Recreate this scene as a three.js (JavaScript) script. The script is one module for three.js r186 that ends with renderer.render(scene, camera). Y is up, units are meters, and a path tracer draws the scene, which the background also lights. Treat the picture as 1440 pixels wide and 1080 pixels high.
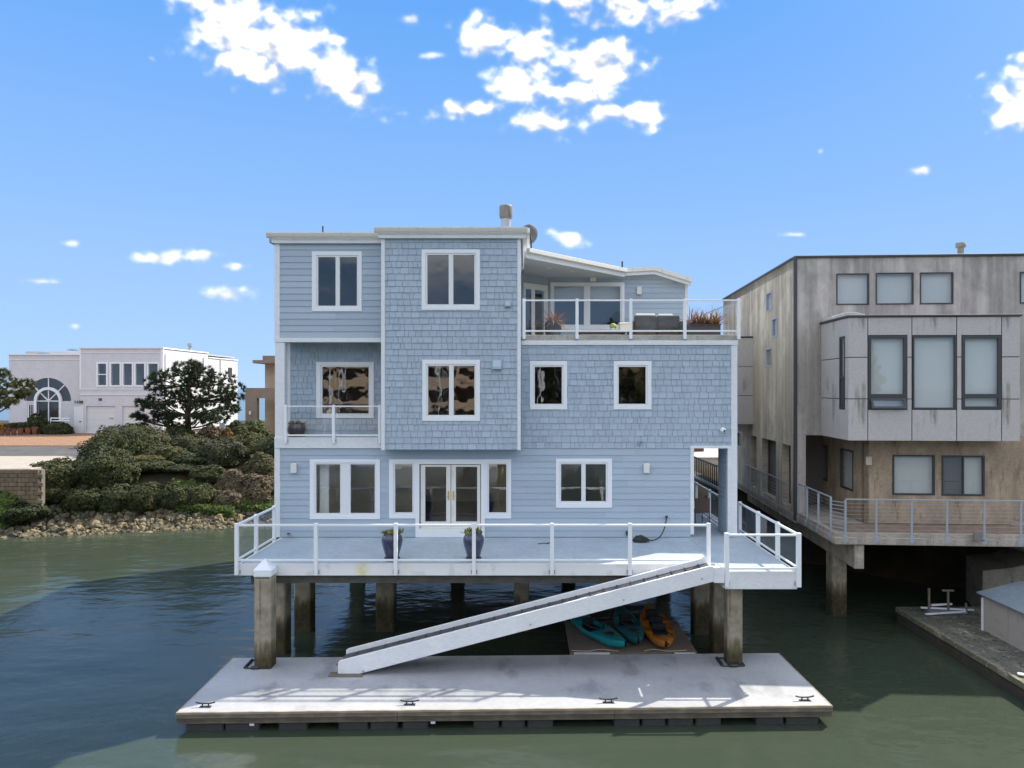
import * as THREE from 'three';
import { mergeGeometries } from 'three/addons/utils/BufferGeometryUtils.js';
import { ImprovedNoise } from 'three/addons/math/ImprovedNoise.js';
import { FontLoader } from 'three/addons/loaders/FontLoader.js';
import { TextGeometry } from 'three/addons/geometries/TextGeometry.js';

// ------------------------------------------------------------------ camera, sky, sun, exposure
const EYE = 7.2;                                   // lens height above the water, metres
const scene = new THREE.Scene();
const camera = new THREE.PerspectiveCamera(2 * Math.atan(0.54) * 180 / Math.PI, 4 / 3, 0.1, 9000);
camera.position.set(0, EYE, 0);
camera.lookAt(0, EYE, -10);
camera.setViewOffset(1440, 1080, -20, -6, 1440, 1080);
scene.add(camera);
const renderer = new THREE.WebGLRenderer({ antialias: true });
renderer.toneMapping = THREE.LinearToneMapping;
renderer.toneMappingExposure = 2.65;
renderer.shadowMap.enabled = true;
const SUN = new THREE.Vector3(6.5, 8.33, -4.75).normalize();
const sun = new THREE.DirectionalLight(new THREE.Color(1, 0.93, 0.82), 2.9);
sun.name = 'sun';
sun.position.copy(SUN).multiplyScalar(200); sun.position.z -= 20;
sun.target.position.set(0, 0, -20);
sun.castShadow = true;
Object.assign(sun.shadow.camera, { left: -90, right: 90, top: 70, bottom: -70, near: 1, far: 500 });
sun.shadow.mapSize.set(4096, 4096);
scene.add(sun, sun.target);

// the point at pixel (column, row) of the view, Z metres in front of the lens
const U = (px, Z) => (px - 740) * Z / 1000;
const V = (py, Z) => EYE - (py - 546) * Z / 1000;

// seeded randomness and noise
function rng(a) { return () => { a |= 0; a = a + 0x6D2B79F5 | 0; let t = Math.imul(a ^ a >>> 15, 1 | a); t = t + Math.imul(t ^ t >>> 7, 61 | t) ^ t; return ((t ^ t >>> 14) >>> 0) / 4294967296; }; }
const R = rng(20240611);
const IN = new ImprovedNoise();
const n3 = (x, y, z) => IN.noise(x, y, z);
const fbm3 = (x, y, z, o = 4) => { let s = 0, a = 0.5; for (let i = 0; i < o; i++) { s += a * IN.noise(x, y, z); x *= 2.03; y *= 2.03; z *= 2.03; a *= 0.5; } return s; };
const clamp = (x, a = 0, b = 1) => Math.min(b, Math.max(a, x));
const sstep = (a, b, x) => { const t = clamp((x - a) / (b - a)); return t * t * (3 - 2 * t); };
const lerp = (a, b, t) => a + (b - a) * t;

// the sky: blue, scattered cumulus in view, denser cloud added outside it for fill light
{
  const W = 3072, H = 1536, data = new Float32Array(W * H * 4);
  // cumulus that the view holds: column, row, half width, half height, turn
  const near = [
    [330, 30, 75, 62, 0.1], [400, 62, 105, 58, 0.35], [480, 110, 78, 40, 0.45], [345, 92, 88, 30, 0.2], [300, -20, 70, 50, 0],
    [680, 52, 48, 30, 0.2], [745, 72, 60, 38, 0], [835, 85, 78, 36, 0.15], [735, 122, 62, 34, 0], [660, 155, 60, 15, -0.1], [765, 172, 62, 20, 0], [810, 132, 70, 26, 0], [905, 160, 38, 24, -0.2], [860, 162, 50, 14, 0],
    [800, 2, 66, 20, 0.25], [880, 10, 66, 32, 0], [960, 12, 66, 24, -0.3], [1425, 148, 50, 42, 0.1], [1455, 120, 45, 40, 0],
    [225, 362, 46, 13, 0.1], [285, 358, 34, 10, -0.1], [328, 375, 24, 7, 0], [318, 412, 52, 12, 0.05], [800, 337, 42, 10, 0.3], [97, 341, 15, 5, 0], [1290, 239, 16, 8, 0], [1155, 213, 6, 5, 0], [579, 27, 14, 12, 0.4], [606, 78, 20, 5, 0], [104, 460, 12, 4, 0],
    [215, 82, 8, 4, 0.5], [890, 402, 26, 4, 0.1], [60, 395, 30, 4, 0], [1120, 330, 20, 3, 0],
  ];
  for (let j = 0; j < H; j++) {
    const el = ((j + 0.5) / H - 0.5) * Math.PI, se = Math.sin(el), ce = Math.cos(el);
    for (let i = 0; i < W; i++) {
      const az = ((i + 0.5) / W - 0.5) * 2 * Math.PI, k = (j * W + i) * 4;
      const dx = ce * Math.cos(az), dz = ce * Math.sin(az), dy = Math.max(se, 0);
      const t = clamp(dy / 0.52), t2 = Math.pow(t, 0.8);
      let r = lerp(0.19, 0.045, t2), g = lerp(0.278, 0.148, t2), b = lerp(0.405, 0.36, t2);
      if (dy > 0.5) { const q = sstep(0.5, 1, dy); r = lerp(r, 0.035, q); g = lerp(g, 0.115, q); b = lerp(b, 0.31, q); }
      const up = Math.max(0, dx * SUN.x + se * SUN.y + dz * SUN.z), glow = 0.16 * Math.pow(up, 16) + 0.5 * Math.pow(up, 60);
      r += glow; g += glow * 0.97; b += glow * 0.9;
      let cover = 0, lit = 1;
      if (se > 0.004) {
        const px = dz < -0.05 ? 740 + 1000 * dx / -dz : 1e5, py = dz < -0.05 ? 546 - 1000 * se / -dz : 1e5;
        const away = dz < -0.05 ? Math.max(-60 - px, px - 1500, -40 - py) : 1e5, inView = away < 420, open = sstep(0, 620, away);
        if (inView) {
          const wx = 34 * fbm3(px / 70, py / 60, 3.3, 4), wy = 30 * fbm3(px / 70, py / 60, 9.1, 4);
          let m = -1, base = 0, thin = 1;
          for (const [cx, cy, rx, ry, a] of near) {
            const sc = Math.min(1, ry / 26), X = px + wx * sc - cx, Y = py + wy * sc - cy;
            if (Math.abs(X) > rx * 1.7 + 20 || Math.abs(Y) > rx * 1.7 + 20) continue;
            const ca = Math.cos(a), sa = Math.sin(a), p = (X * ca + Y * sa) / rx, q = (-X * sa + Y * ca) / ry;
            const d = 1 - Math.sqrt(p * p + q * q);
            if (d > m) { m = d; base = q; thin = ry < 14 ? 0.62 : 1; }
          }
          if (m > -0.6) {
            const n = fbm3(px / 26, py / 20, 5.7, 5);
            cover = Math.pow(sstep(-0.3, 0.72, m + 1.15 * n), 2.6);
            lit = 0.62 - 0.26 * sstep(-0.2, 0.8, base) + 0.8 * n; cover *= thin;
          }
        }
        if (open > 0 && se > 0.03) {  // thicker cumulus beyond the frame, added to brighten the shaded house front
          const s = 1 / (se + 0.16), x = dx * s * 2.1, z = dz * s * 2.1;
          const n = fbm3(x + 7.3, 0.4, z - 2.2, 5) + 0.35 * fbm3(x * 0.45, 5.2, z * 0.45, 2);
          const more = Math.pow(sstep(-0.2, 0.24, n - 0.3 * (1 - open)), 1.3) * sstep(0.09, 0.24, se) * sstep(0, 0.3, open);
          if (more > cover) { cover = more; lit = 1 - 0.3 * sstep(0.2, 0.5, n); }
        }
      }
      if (cover > 0) { const c = 0.9 * clamp(lit, 0.34, 1.15); r = lerp(r, c, cover); g = lerp(g, c * 0.99, cover); b = lerp(b, c * 0.98, cover); }
      data[k] = r; data[k + 1] = g; data[k + 2] = b; data[k + 3] = 1;
    }
  }
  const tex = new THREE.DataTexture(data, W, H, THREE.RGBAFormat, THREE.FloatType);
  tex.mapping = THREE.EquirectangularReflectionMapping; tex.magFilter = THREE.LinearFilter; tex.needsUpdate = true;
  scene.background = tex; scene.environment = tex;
}

// ------------------------------------------------------------------ textures
const hash = (x, y, s) => { let h = Math.imul(x, 374761393) + Math.imul(y, 668265263) + Math.imul(s, 974634777); h = Math.imul(h ^ h >>> 13, 1274126177); return ((h ^ h >>> 16) >>> 0) / 4294967296; };
function vn(x, y, px, py, s) {                       // value noise that repeats after px, py cells
  const xi = Math.floor(x), yi = Math.floor(y), fx = x - xi, fy = y - yi, w = (a, p) => ((a % p) + p) % p;
  const u = fx * fx * (3 - 2 * fx), v = fy * fy * (3 - 2 * fy);
  const a = hash(w(xi, px), w(yi, py), s), b = hash(w(xi + 1, px), w(yi, py), s), c = hash(w(xi, px), w(yi + 1, py), s), d = hash(w(xi + 1, px), w(yi + 1, py), s);
  return lerp(lerp(a, b, u), lerp(c, d, u), v);
}
function fb(u, v, fx, fy, o, s) { let t = 0, a = 0.5, n = 0; for (let i = 0; i < o; i++) { t += a * vn(u * fx, v * fy, fx, fy, s + i); n += a; fx *= 2; fy *= 2; a *= 0.5; } return t / n; }
function tex(w, h, metresX, metresY, fn, srgb = false) {
  const d = new Uint8Array(w * h * 4);
  for (let j = 0; j < h; j++) for (let i = 0; i < w; i++) {
    const c = fn((i + 0.5) / w, (j + 0.5) / h), k = (j * w + i) * 4;
    const q = Array.isArray(c) ? c : [c, c, c];
    for (let m = 0; m < 3; m++) d[k + m] = clamp(q[m]) * 255;
    d[k + 3] = 255;
  }
  const t = new THREE.DataTexture(d, w, h); t.wrapS = t.wrapT = THREE.RepeatWrapping; t.magFilter = THREE.LinearFilter; t.minFilter = THREE.LinearMipmapLinearFilter; t.generateMipmaps = true;
  t.repeat.set(1 / metresX, 1 / metresY); if (srgb) t.colorSpace = THREE.SRGBColorSpace; t.needsUpdate = true; return t;
}
const T = {
  blotch: tex(512, 512, 3.1, 3.1, (u, v) => 0.82 + 0.12 * fb(u, v, 5, 5, 5, 1) + 0.1 * fb(u, v, 40, 40, 2, 9), true),
  paint: tex(256, 256, 1.7, 1.7, (u, v) => 0.9 + 0.06 * fb(u, v, 4, 4, 4, 3) + 0.06 * fb(u, v, 24, 60, 2, 5), true),
  grime: tex(512, 512, 2.3, 1.1, (u, v) => { const s = sstep(0.62, 0.86, fb(u, v, 18, 3, 4, 21)), m = sstep(0.68, 0.9, fb(u, v, 9, 9, 4, 33)); const a = 1 - 0.07 * s - 0.06 * m; return [a, a * 0.995, a * 0.985]; }, true),
  streak: tex(512, 1024, 4.3, 7.5, (u, v) => { const s = fb(u, v, 26, 2, 5, 41), l = fb(u, v, 5, 3, 4, 47), f = fb(u, v, 90, 60, 2, 49); const p = fb(u, v, 9, 12, 5, 43), a = 0.7 + 0.12 * sstep(0.2, 0.75, s) + 0.16 * sstep(0.25, 0.7, l) * sstep(0.25, 0.65, p) + 0.07 * f; return [a * 1.02, a, a * 0.975]; }, true),
  panel: tex(512, 512, 2.1, 2.9, (u, v) => { const s = sstep(0.58, 0.8, fb(u, v, 16, 2, 5, 61)) * sstep(0.4, 0.7, fb(u, v, 3, 3, 3, 64)), f = fb(u, v, 70, 70, 2, 66); const a = 0.86 + 0.08 * f - 0.34 * s; return [a, a * (1 - 0.03 * s), a * (1 - 0.06 * s)]; }, true),
  concrete: tex(512, 512, 1.9, 1.9, (u, v) => { const a = 0.62 + 0.26 * fb(u, v, 6, 4, 5, 71) + 0.14 * fb(u, v, 50, 50, 2, 75) - 0.14 * sstep(0.6, 0.8, fb(u, v, 22, 3, 4, 77)); return [a, a * 0.97, a * 0.92]; }, true),
  floatTop: tex(1024, 512, 7.3, 3.7, (u, v) => { const seam = Math.min(Math.abs((u * 6) % 1 - 0.5) * 2, 1) > 0.995 ? 0.05 : 0; const a = 0.8 + 0.14 * fb(u, v, 9, 5, 5, 81) - 0.13 * sstep(0.55, 0.78, fb(u, v, 14, 4, 5, 85)) + 0.06 * fb(u, v, 120, 60, 2, 88) - seam; return [a, a, a * 0.99]; }, true),
  wood: tex(512, 512, 1.2, 1.2, (u, v) => { const g = fb(u, v, 3, 60, 4, 91), b = fb(u, v, 7, 7, 4, 95); const a = 0.5 + 0.3 * g + 0.24 * b; return [a, a * 0.96, a * 0.9]; }, true),
  raft: tex(512, 512, 2.7, 2.7, (u, v) => { const p = sstep(0.5, 0.75, fb(u, v, 7, 7, 5, 101)), f = fb(u, v, 60, 60, 3, 104), w = sstep(0.72, 0.8, fb(u, v, 34, 34, 3, 108)), o = sstep(0.66, 0.8, fb(u, v, 5, 5, 4, 112)); const a = 0.36 + 0.22 * f + 0.14 * p + 0.28 * w; return [a * (1 + 0.25 * o), a * (1 - 0.02 * o), a * (0.93 - 0.22 * o)]; }, true),
  soil: tex(512, 512, 5, 5, (u, v) => { const a = 0.4 + 0.4 * fb(u, v, 9, 9, 5, 121), g = sstep(0.45, 0.7, fb(u, v, 5, 5, 4, 127)); return [a * (1 - 0.32 * g), a * (0.83 - 0.08 * g), a * (0.6 - 0.16 * g)]; }, true),
  asphalt: tex(512, 512, 6, 6, (u, v) => 0.5 + 0.3 * fb(u, v, 8, 8, 5, 131) + 0.25 * fb(u, v, 128, 128, 1, 133), true),
  paver: tex(512, 512, 1.6, 1.6, (u, v) => { const row = Math.floor(v * 16), x = u * 8 + (row % 2) * 0.5, m = (x % 1 < 0.05 || (v * 16) % 1 < 0.1) ? 0.6 : 1; const h = hash(Math.floor(x) % 8, row, 5); const a = (0.72 + 0.28 * h) * m; return [a, a * (0.82 + 0.08 * h), a * (0.68 + 0.1 * h)]; }, true),
  lap: tex(16, 256, 1, 1.2, (u, v) => { const t = (v * 8) % 1; return t < 0.1 ? t * 4 : 0.95 - 0.55 * t; }),
  water: tex(1024, 1024, 26, 26, (u, v) => { const w1 = fb(u + 0.02 * Math.sin(v * 12.566), v, 9, 22, 3, 151), w2 = fb(u, v, 34, 66, 3, 157), w3 = fb(u, v, 120, 170, 2, 161), calm = sstep(0.35, 0.66, fb(u, v, 3, 4, 3, 167)); return 0.5 * w1 + (0.14 + 0.2 * calm) * w2 + (0.05 + 0.05 * calm) * w3; }),
  pane: tex(512, 512, 2.6, 2.6, (u, v) => fb(u, v, 5, 5, 3, 171)),
  fascia: tex(1024, 64, 14, 0.6, (u, v) => { const rust = sstep(0.25, 0.6, fb(u, v, 90, 4, 4, 191)) * (Math.exp(-(((u - 0.71) / 0.011) ** 2)) + 0.5 * Math.exp(-(((u - 0.79) / 0.007) ** 2))), d = sstep(0.6, 0.85, fb(u, v, 60, 3, 5, 193)); const a = 1 - 0.07 * d; return [a * (1 - 0.05 * rust), a * (1 - 0.08 * rust), a * (1 - 0.3 * rust)]; }, true),
  pile: tex(256, 512, 1, 5, (u, v) => { const y = v * 5 - 1.2, edge = 1.0 + 0.5 * (fb(u, v, 9, 8, 5, 201) - 0.5), wet = 1 - sstep(edge - 0.3, edge + 0.16, y), n = fb(u, v, 7, 30, 5, 205), s = sstep(0.55, 0.8, fb(u, v, 16, 3, 4, 208)); const a = 0.66 + 0.4 * n - 0.22 * s, c = [a, a * 0.95, a * 0.86], k = 0.4 + 0.4 * fb(u, v, 12, 60, 4, 211), g = [k * 0.62, k * 0.57, k * 0.36]; return c.map((q, i) => lerp(q, g[i], wet)); }, true),
  glaze: tex(128, 128, 0.9, 0.9, (u, v) => 0.8 + 0.2 * fb(u, v, 8, 3, 3, 181), true),
};
const rgb = (r, g, b) => new THREE.Color().setRGB(r, g, b);
const M = (c, rough = 0.7, extra = {}) => new THREE.MeshStandardMaterial({ color: rgb(...c), roughness: rough, ...extra });
const MP = (c, rough, extra) => new THREE.MeshPhysicalMaterial({ color: rgb(...c), roughness: rough, ...extra });
const BLUE = [0.4, 0.475, 0.54];
const tint = (c, k) => c.map((x) => x * k);
const mt = {
  blueWall: M(tint(BLUE, 0.92), 0.75, { map: T.paint }),
  blue: [0.955, 0.985, 1.015, 1.04].map((k) => M(tint(BLUE, k * 0.95), 0.72)),
  blueLap: M(BLUE, 0.72, { map: T.paint, bumpMap: T.lap, bumpScale: 0.02 }),
  blueV: M([1, 1, 1], 0.72, { map: T.paint, vertexColors: true }),
  white: M([0.8, 0.805, 0.8], 0.5, { map: T.paint }),
  trim: M([0.8, 0.81, 0.81], 0.45),
  cream: M([0.76, 0.74, 0.68], 0.5, { map: T.grime }),
  vinyl: M([0.74, 0.745, 0.73], 0.4),
  weathered: M([0.66, 0.66, 0.63], 0.7, { map: T.concrete }),
  soffit: M([0.5, 0.55, 0.58], 0.7),
  roofing: M([0.4, 0.39, 0.37], 0.9),
  glass: MP([1, 1, 1], 0.0, { transmission: 1, thickness: 0, ior: 2.35, bumpMap: T.pane, bumpScale: 0.0032 }),
  glassFlat: MP([1, 1, 1], 0.0, { transmission: 1, thickness: 0, ior: 1.85, bumpMap: T.pane, bumpScale: 0.002 }),
  railGlass: MP([0.98, 0.99, 0.985], 0.0, { transmission: 1, thickness: 0, ior: 1.52 }),
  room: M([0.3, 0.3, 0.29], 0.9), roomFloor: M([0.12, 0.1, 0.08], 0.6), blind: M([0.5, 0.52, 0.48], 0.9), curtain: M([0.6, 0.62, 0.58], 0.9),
  steel: M([0.45, 0.46, 0.46], 0.4, { metalness: 0.7 }), galv: M([0.4, 0.43, 0.46], 0.5, { metalness: 0.5 }), dark: M([0.03, 0.03, 0.032], 0.6), black: M([0.012, 0.012, 0.014], 0.5),
  brass: M([0.7, 0.48, 0.18], 0.3, { metalness: 0.9 }),
  deckPaint: M([0.45, 0.53, 0.59], 0.55, { map: T.blotch }),
  floatTop: M([0.47, 0.475, 0.495], 0.6, { map: T.floatTop }), timber: M([0.3, 0.27, 0.23], 0.85, { map: T.wood }), drum: M([0.05, 0.052, 0.05], 0.6, { map: T.blotch }),
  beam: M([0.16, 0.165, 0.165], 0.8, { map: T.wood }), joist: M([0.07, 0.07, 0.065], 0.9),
  concrete: M([0.42, 0.4, 0.36], 0.85, { map: T.concrete }), stucco: M([0.56, 0.525, 0.49], 0.9, { map: T.streak }), stuccoBounce: M([0.72, 0.63, 0.5], 0.9, { map: T.streak }), panel: M([0.62, 0.57, 0.53], 0.8, { map: T.panel }), tan: M([0.58, 0.47, 0.36], 0.9, { map: T.concrete }), slab: M([0.58, 0.54, 0.49], 0.85, { map: T.concrete }),  // side wall stucco is lighter and warmer: bounced light put into its colour
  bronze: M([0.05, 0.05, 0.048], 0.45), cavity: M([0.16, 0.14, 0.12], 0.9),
  whiteLap: M([0.66, 0.65, 0.66], 0.7, { bumpMap: T.lap, bumpScale: 0.012, map: T.paint }),
};
mt.stuccoBounce.map = T.streak;

// ------------------------------------------------------------------ builders
const used = new Map();
function numbered(n) { const k = used.get(n) ?? 0; used.set(n, k + 1); return k ? `${n}_${String(k).padStart(3, '0')}` : n; }
function shade(o) { o.castShadow = true; o.receiveShadow = true; return o; }
function thing(name, label, category, { at = [0, 0, 0], turn = 0, group, kind } = {}) {
  const o = new THREE.Group(); o.name = numbered(name); o.position.set(...at); o.rotation.y = turn;
  o.userData = { label, category }; if (group) o.userData.group = group; if (kind) o.userData.kind = kind;
  scene.add(o); return o;
}
function setting(name, geo, mat) { const o = shade(new THREE.Mesh(geo, mat)); o.name = name; o.userData = { kind: 'structure' }; scene.add(o); return o; }
const flatten = (gs) => { gs = gs.flat(9); return gs.length === 1 ? gs[0] : mergeGeometries(gs.map((g) => (g.index ? g.toNonIndexed() : g)).map((g) => { for (const k of Object.keys(g.attributes)) if (!['position', 'normal', 'uv', 'color'].includes(k)) g.deleteAttribute(k); return g; })); };
function part(name, geos, mat, parent, label) { const o = shade(new THREE.Mesh(flatten([geos]), mat)); o.name = name; if (label) o.userData.label = label; parent.add(o); return o; }
function copyOf(o, label, at, turn) { const c = o.clone(); c.name = numbered(o.name.replace(/_\d{3}$/, '')); c.userData = { ...o.userData, label }; if (at) c.position.set(...at); if (turn !== undefined) c.rotation.y = turn; scene.add(c); return c; }
// chamfered box between two corners, uv in metres
function box(x0, x1, y0, y1, z0, z1, c = 0.006) {
  if (x0 > x1) [x0, x1] = [x1, x0]; if (y0 > y1) [y0, y1] = [y1, y0]; if (z0 > z1) [z0, z1] = [z1, z0];
  c = Math.min(c, (x1 - x0) / 3, (y1 - y0) / 3, (z1 - z0) / 3);
  const lo = [x0, y0, z0], hi = [x1, y1, z1], P = [], N = [], UV = [];
  const corner = (s, axis) => s.map((q, a) => (q > 0 ? hi[a] : lo[a]) - (a === axis ? 0 : q * c));
  const tri = (a, b, d, n) => {
    const ab = b.map((q, i) => q - a[i]), ad = d.map((q, i) => q - a[i]);
    const cr = [ab[1] * ad[2] - ab[2] * ad[1], ab[2] * ad[0] - ab[0] * ad[2], ab[0] * ad[1] - ab[1] * ad[0]];
    const vs = cr[0] * n[0] + cr[1] * n[1] + cr[2] * n[2] >= 0 ? [a, b, d] : [a, d, b];
    const l = Math.hypot(...n), m = n.map((q) => q / l), ax = m.map(Math.abs), k = ax.indexOf(Math.max(...ax));
    for (const p of vs) { P.push(...p); N.push(...m); UV.push(...(k === 0 ? [p[2], p[1]] : k === 1 ? [p[0], p[2]] : [p[0], p[1]])); }
  };
  const quad = (a, b, d, e, n) => { tri(a, b, d, n); tri(a, d, e, n); };
  for (let a = 0; a < 3; a++) {
    const b = (a + 1) % 3, d = (a + 2) % 3;
    for (const s of [-1, 1]) {
      const v = (p, q) => { const t = [0, 0, 0]; t[a] = s; t[b] = p; t[d] = q; return corner(t, a); }, n = [0, 0, 0]; n[a] = s;
      quad(v(-1, -1), v(1, -1), v(1, 1), v(-1, 1), n);
    }
    for (const p of [-1, 1]) for (const q of [-1, 1]) {          // edges along axis a
      const v = (e, face) => { const t = [0, 0, 0]; t[a] = e; t[b] = p; t[d] = q; return corner(t, face); }, n = [0, 0, 0]; n[b] = p; n[d] = q;
      quad(v(-1, b), v(1, b), v(1, d), v(-1, d), n);
    }
  }
  for (const s of [-1, 1]) for (const p of [-1, 1]) for (const q of [-1, 1]) tri(corner([s, p, q], 0), corner([s, p, q], 1), corner([s, p, q], 2), [s, p, q]);
  const g = new THREE.BufferGeometry();
  g.setAttribute('position', new THREE.Float32BufferAttribute(P, 3)); g.setAttribute('normal', new THREE.Float32BufferAttribute(N, 3)); g.setAttribute('uv', new THREE.Float32BufferAttribute(UV, 2));
  return g;
}
// a bar of width w and height h from point a to point b (b level or sloping)
function bar(a, b, w, h, c = 0.004) {
  const A = new THREE.Vector3(...a), B = new THREE.Vector3(...b), L = A.distanceTo(B), g = box(-L / 2, L / 2, -h / 2, h / 2, -w / 2, w / 2, c);
  const x = B.clone().sub(A).normalize(), z = new THREE.Vector3(0, 1, 0); if (Math.abs(x.y) > 0.99) z.set(0, 0, 1);
  const y = z.clone().sub(x.clone().multiplyScalar(z.dot(x))).normalize(), w3 = x.clone().cross(y);
  g.applyMatrix4(new THREE.Matrix4().makeBasis(x, y, w3).setPosition(A.add(B).multiplyScalar(0.5))); return g;
}
function tube(pts, r, seg = 24, rs = 6, closed = false) { return new THREE.TubeGeometry(new THREE.CatmullRomCurve3(pts.map((p) => new THREE.Vector3(...p)), closed), seg, r, rs, closed); }
function rod(a, b, r, rs = 8, r2 = r) {
  const A = new THREE.Vector3(...a), B = new THREE.Vector3(...b), g = new THREE.CylinderGeometry(r2, r, A.distanceTo(B), rs);
  g.applyQuaternion(new THREE.Quaternion().setFromUnitVectors(new THREE.Vector3(0, 1, 0), B.clone().sub(A).normalize())); const m = A.add(B).multiplyScalar(0.5); g.translate(m.x, m.y, m.z); return g;
}
function lathe(profile, seg = 28, at = [0, 0, 0]) { const g = new THREE.LatheGeometry(profile.map(([r, y]) => new THREE.Vector2(r, y)), seg); g.translate(...at); return g; }
function rectPath(x0, x1, y0, y1, hole) { const s = hole ? new THREE.Path() : new THREE.Shape(); s.moveTo(x0, y0); s.lineTo(x1, y0); s.lineTo(x1, y1); s.lineTo(x0, y1); s.lineTo(x0, y0); return s; }
// a plate facing +z: outline, holes, its front face at z, going back by d
function plate([x0, x1, y0, y1], holes, z, d, bevel = 0) {
  const s = rectPath(x0, x1, y0, y1); for (const h of holes) s.holes.push(rectPath(...h, true));
  return prism(s, z, d, bevel);
}
function prism(shape, z, d, bevel = 0) {
  const g = new THREE.ExtrudeGeometry(shape, { depth: d - 2 * bevel, bevelEnabled: bevel > 0, bevelThickness: bevel, bevelSize: bevel, bevelOffset: -bevel, bevelSegments: 1, curveSegments: 24 });
  g.translate(0, 0, z - d + bevel); return g;
}
const poly = (pts) => { const s = new THREE.Shape(); pts.forEach(([x, y], i) => (i ? s.lineTo(x, y) : s.moveTo(x, y))); return s; };
function pane(x0, x1, y0, y1, z) { const g = new THREE.PlaneGeometry(x1 - x0, y1 - y0); g.translate((x0 + x1) / 2, (y0 + y1) / 2, z); const p = g.attributes.position, u = g.attributes.uv; for (let i = 0; i < 4; i++) u.setXY(i, p.getX(i) + z * 0.37, p.getY(i)); return g; }
function sheet(a, b, y0, y1) {                        // upright glass quad between two plan points [x, z]
  const g = new THREE.BufferGeometry();
  g.setAttribute('position', new THREE.Float32BufferAttribute([a[0], y0, a[1], b[0], y0, b[1], b[0], y1, b[1], a[0], y1, a[1]], 3));
  const L = Math.hypot(b[0] - a[0], b[1] - a[1]); g.setAttribute('uv', new THREE.Float32BufferAttribute([0, y0, L, y0, L, y1, 0, y1], 2)); g.setIndex([0, 1, 2, 0, 2, 3]); g.computeVertexNormals(); return g;
}
const grow = ([x0, x1, y0, y1], k) => [x0 - k, x1 + k, y0 - k, y1 + k];
const around = (ps, k) => grow([Math.min(...ps.map((p) => p[0])), Math.max(...ps.map((p) => p[1])), Math.min(...ps.map((p) => p[2])), Math.max(...ps.map((p) => p[3]))], k);

// a window: casing, sash, panes. Everything in the wall's own x, y with its face at z (facing +z)
function windowUnit(parent, outer, panes, z, { sash = 0.05, mats = [mt.trim, mt.vinyl], glass = mt.glass, proud = 0.035, name = 'window', sillDrop = 0 } = {}) {
  const inner = around(panes, sash);
  const w = part(name, plate(outer, [inner], z + proud, proud + 0.02, 0.005), mats[0], parent);
  part('sash', plate(grow(inner, 0.002), panes, z + proud - 0.018, 0.07, 0.006), mats[1], w);
  for (const p of panes) part('pane', pane(...grow(p, 0.004), z + proud - 0.055), glass, w);
  if (sillDrop) part('sill', box(outer[0] - 0.03, outer[1] + 0.03, outer[2] - sillDrop, outer[2] + 0.01, z + 0.002, z + proud + 0.04), mats[0], w);
  w.userData.hole = inner; w.userData.outer = outer; const rec = { hole: inner, outer }; w.userData = {}; return rec;
}

// cladding pieces on a face: rectangles cut round the openings
function minus(r, hs) {
  let out = [r];
  for (const h of hs) {
    const nx = [];
    for (const q of out) {
      if (h[0] >= q[1] || h[1] <= q[0] || h[2] >= q[3] || h[3] <= q[2]) { nx.push(q); continue; }
      if (h[0] > q[0]) nx.push([q[0], h[0], q[2], q[3]]);
      if (h[1] < q[1]) nx.push([h[1], q[1], q[2], q[3]]);
      const a = Math.max(q[0], h[0]), b = Math.min(q[1], h[1]);
      if (h[2] > q[2]) nx.push([a, b, q[2], h[2]]);
      if (h[3] < q[3]) nx.push([a, b, h[3], q[3]]);
    }
    out = nx;
  }
  return out.filter((q) => q[1] - q[0] > 0.012 && q[3] - q[2] > 0.012);
}
function wedge(tb, tt) {                              // unit piece: thick lower edge, thin upper edge
  const g = box(0, 1, 0, 1, 0, 1, 0), p = g.attributes.position;
  for (let i = 0; i < p.count; i++) { const y = p.getY(i); if (p.getZ(i) > 0.5) p.setZ(i, lerp(tb, tt, y)); }
  const clean = new THREE.BufferGeometry(); const P = [], UV = [];
  const idx = [[0, 0, 1], [1, 0, 1], [1, 1, 1], [0, 1, 1], [0, 0, 0], [1, 0, 0], [1, 1, 0], [0, 1, 0]].map(([x, y, z]) => [x, y, z ? lerp(tb, tt, y) : 0]);
  for (const [a, b, c, d] of [[0, 1, 2, 3], [4, 5, 1, 0], [3, 2, 6, 7], [1, 5, 6, 2], [4, 0, 3, 7]]) for (const k of [a, b, c, a, c, d]) { P.push(...idx[k]); UV.push(idx[k][0] * 0.3, idx[k][1] * 0.2); }
  clean.setAttribute('position', new THREE.Float32BufferAttribute(P, 3)); clean.setAttribute('uv', new THREE.Float32BufferAttribute(UV, 2)); clean.computeVertexNormals(); return clean;
}
const lapBoard = wedge(0.021, 0.004), shingleWedges = [wedge(0.024, 0.005), wedge(0.028, 0.005), wedge(0.02, 0.004)];
function lapSiding(wall, [x0, x1, y0, y1], holes, z, course = 0.184) {
  for (let y = y0, r = 0; y < y1 - 0.02; y += course, r++) {
    let x = x0 - R() * 2.4;
    while (x < x1) {
      const L = 3.66, a = Math.max(x, x0), b = Math.min(x + L - 0.003, x1), k = Math.floor(R() * 4);
      if (b - a > 0.03) for (const q of minus([a, b, y, Math.min(y + course, y1)], holes)) {
        const m = shade(new THREE.Mesh(lapBoard, mt.blue[k])); m.name = 'siding_board'; m.position.set(q[0], q[2], z); m.scale.set(q[1] - q[0], q[3] - q[2], 1); wall.add(m);
      }
      x += L;
    }
  }
}
const shingleRecords = [];
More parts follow.
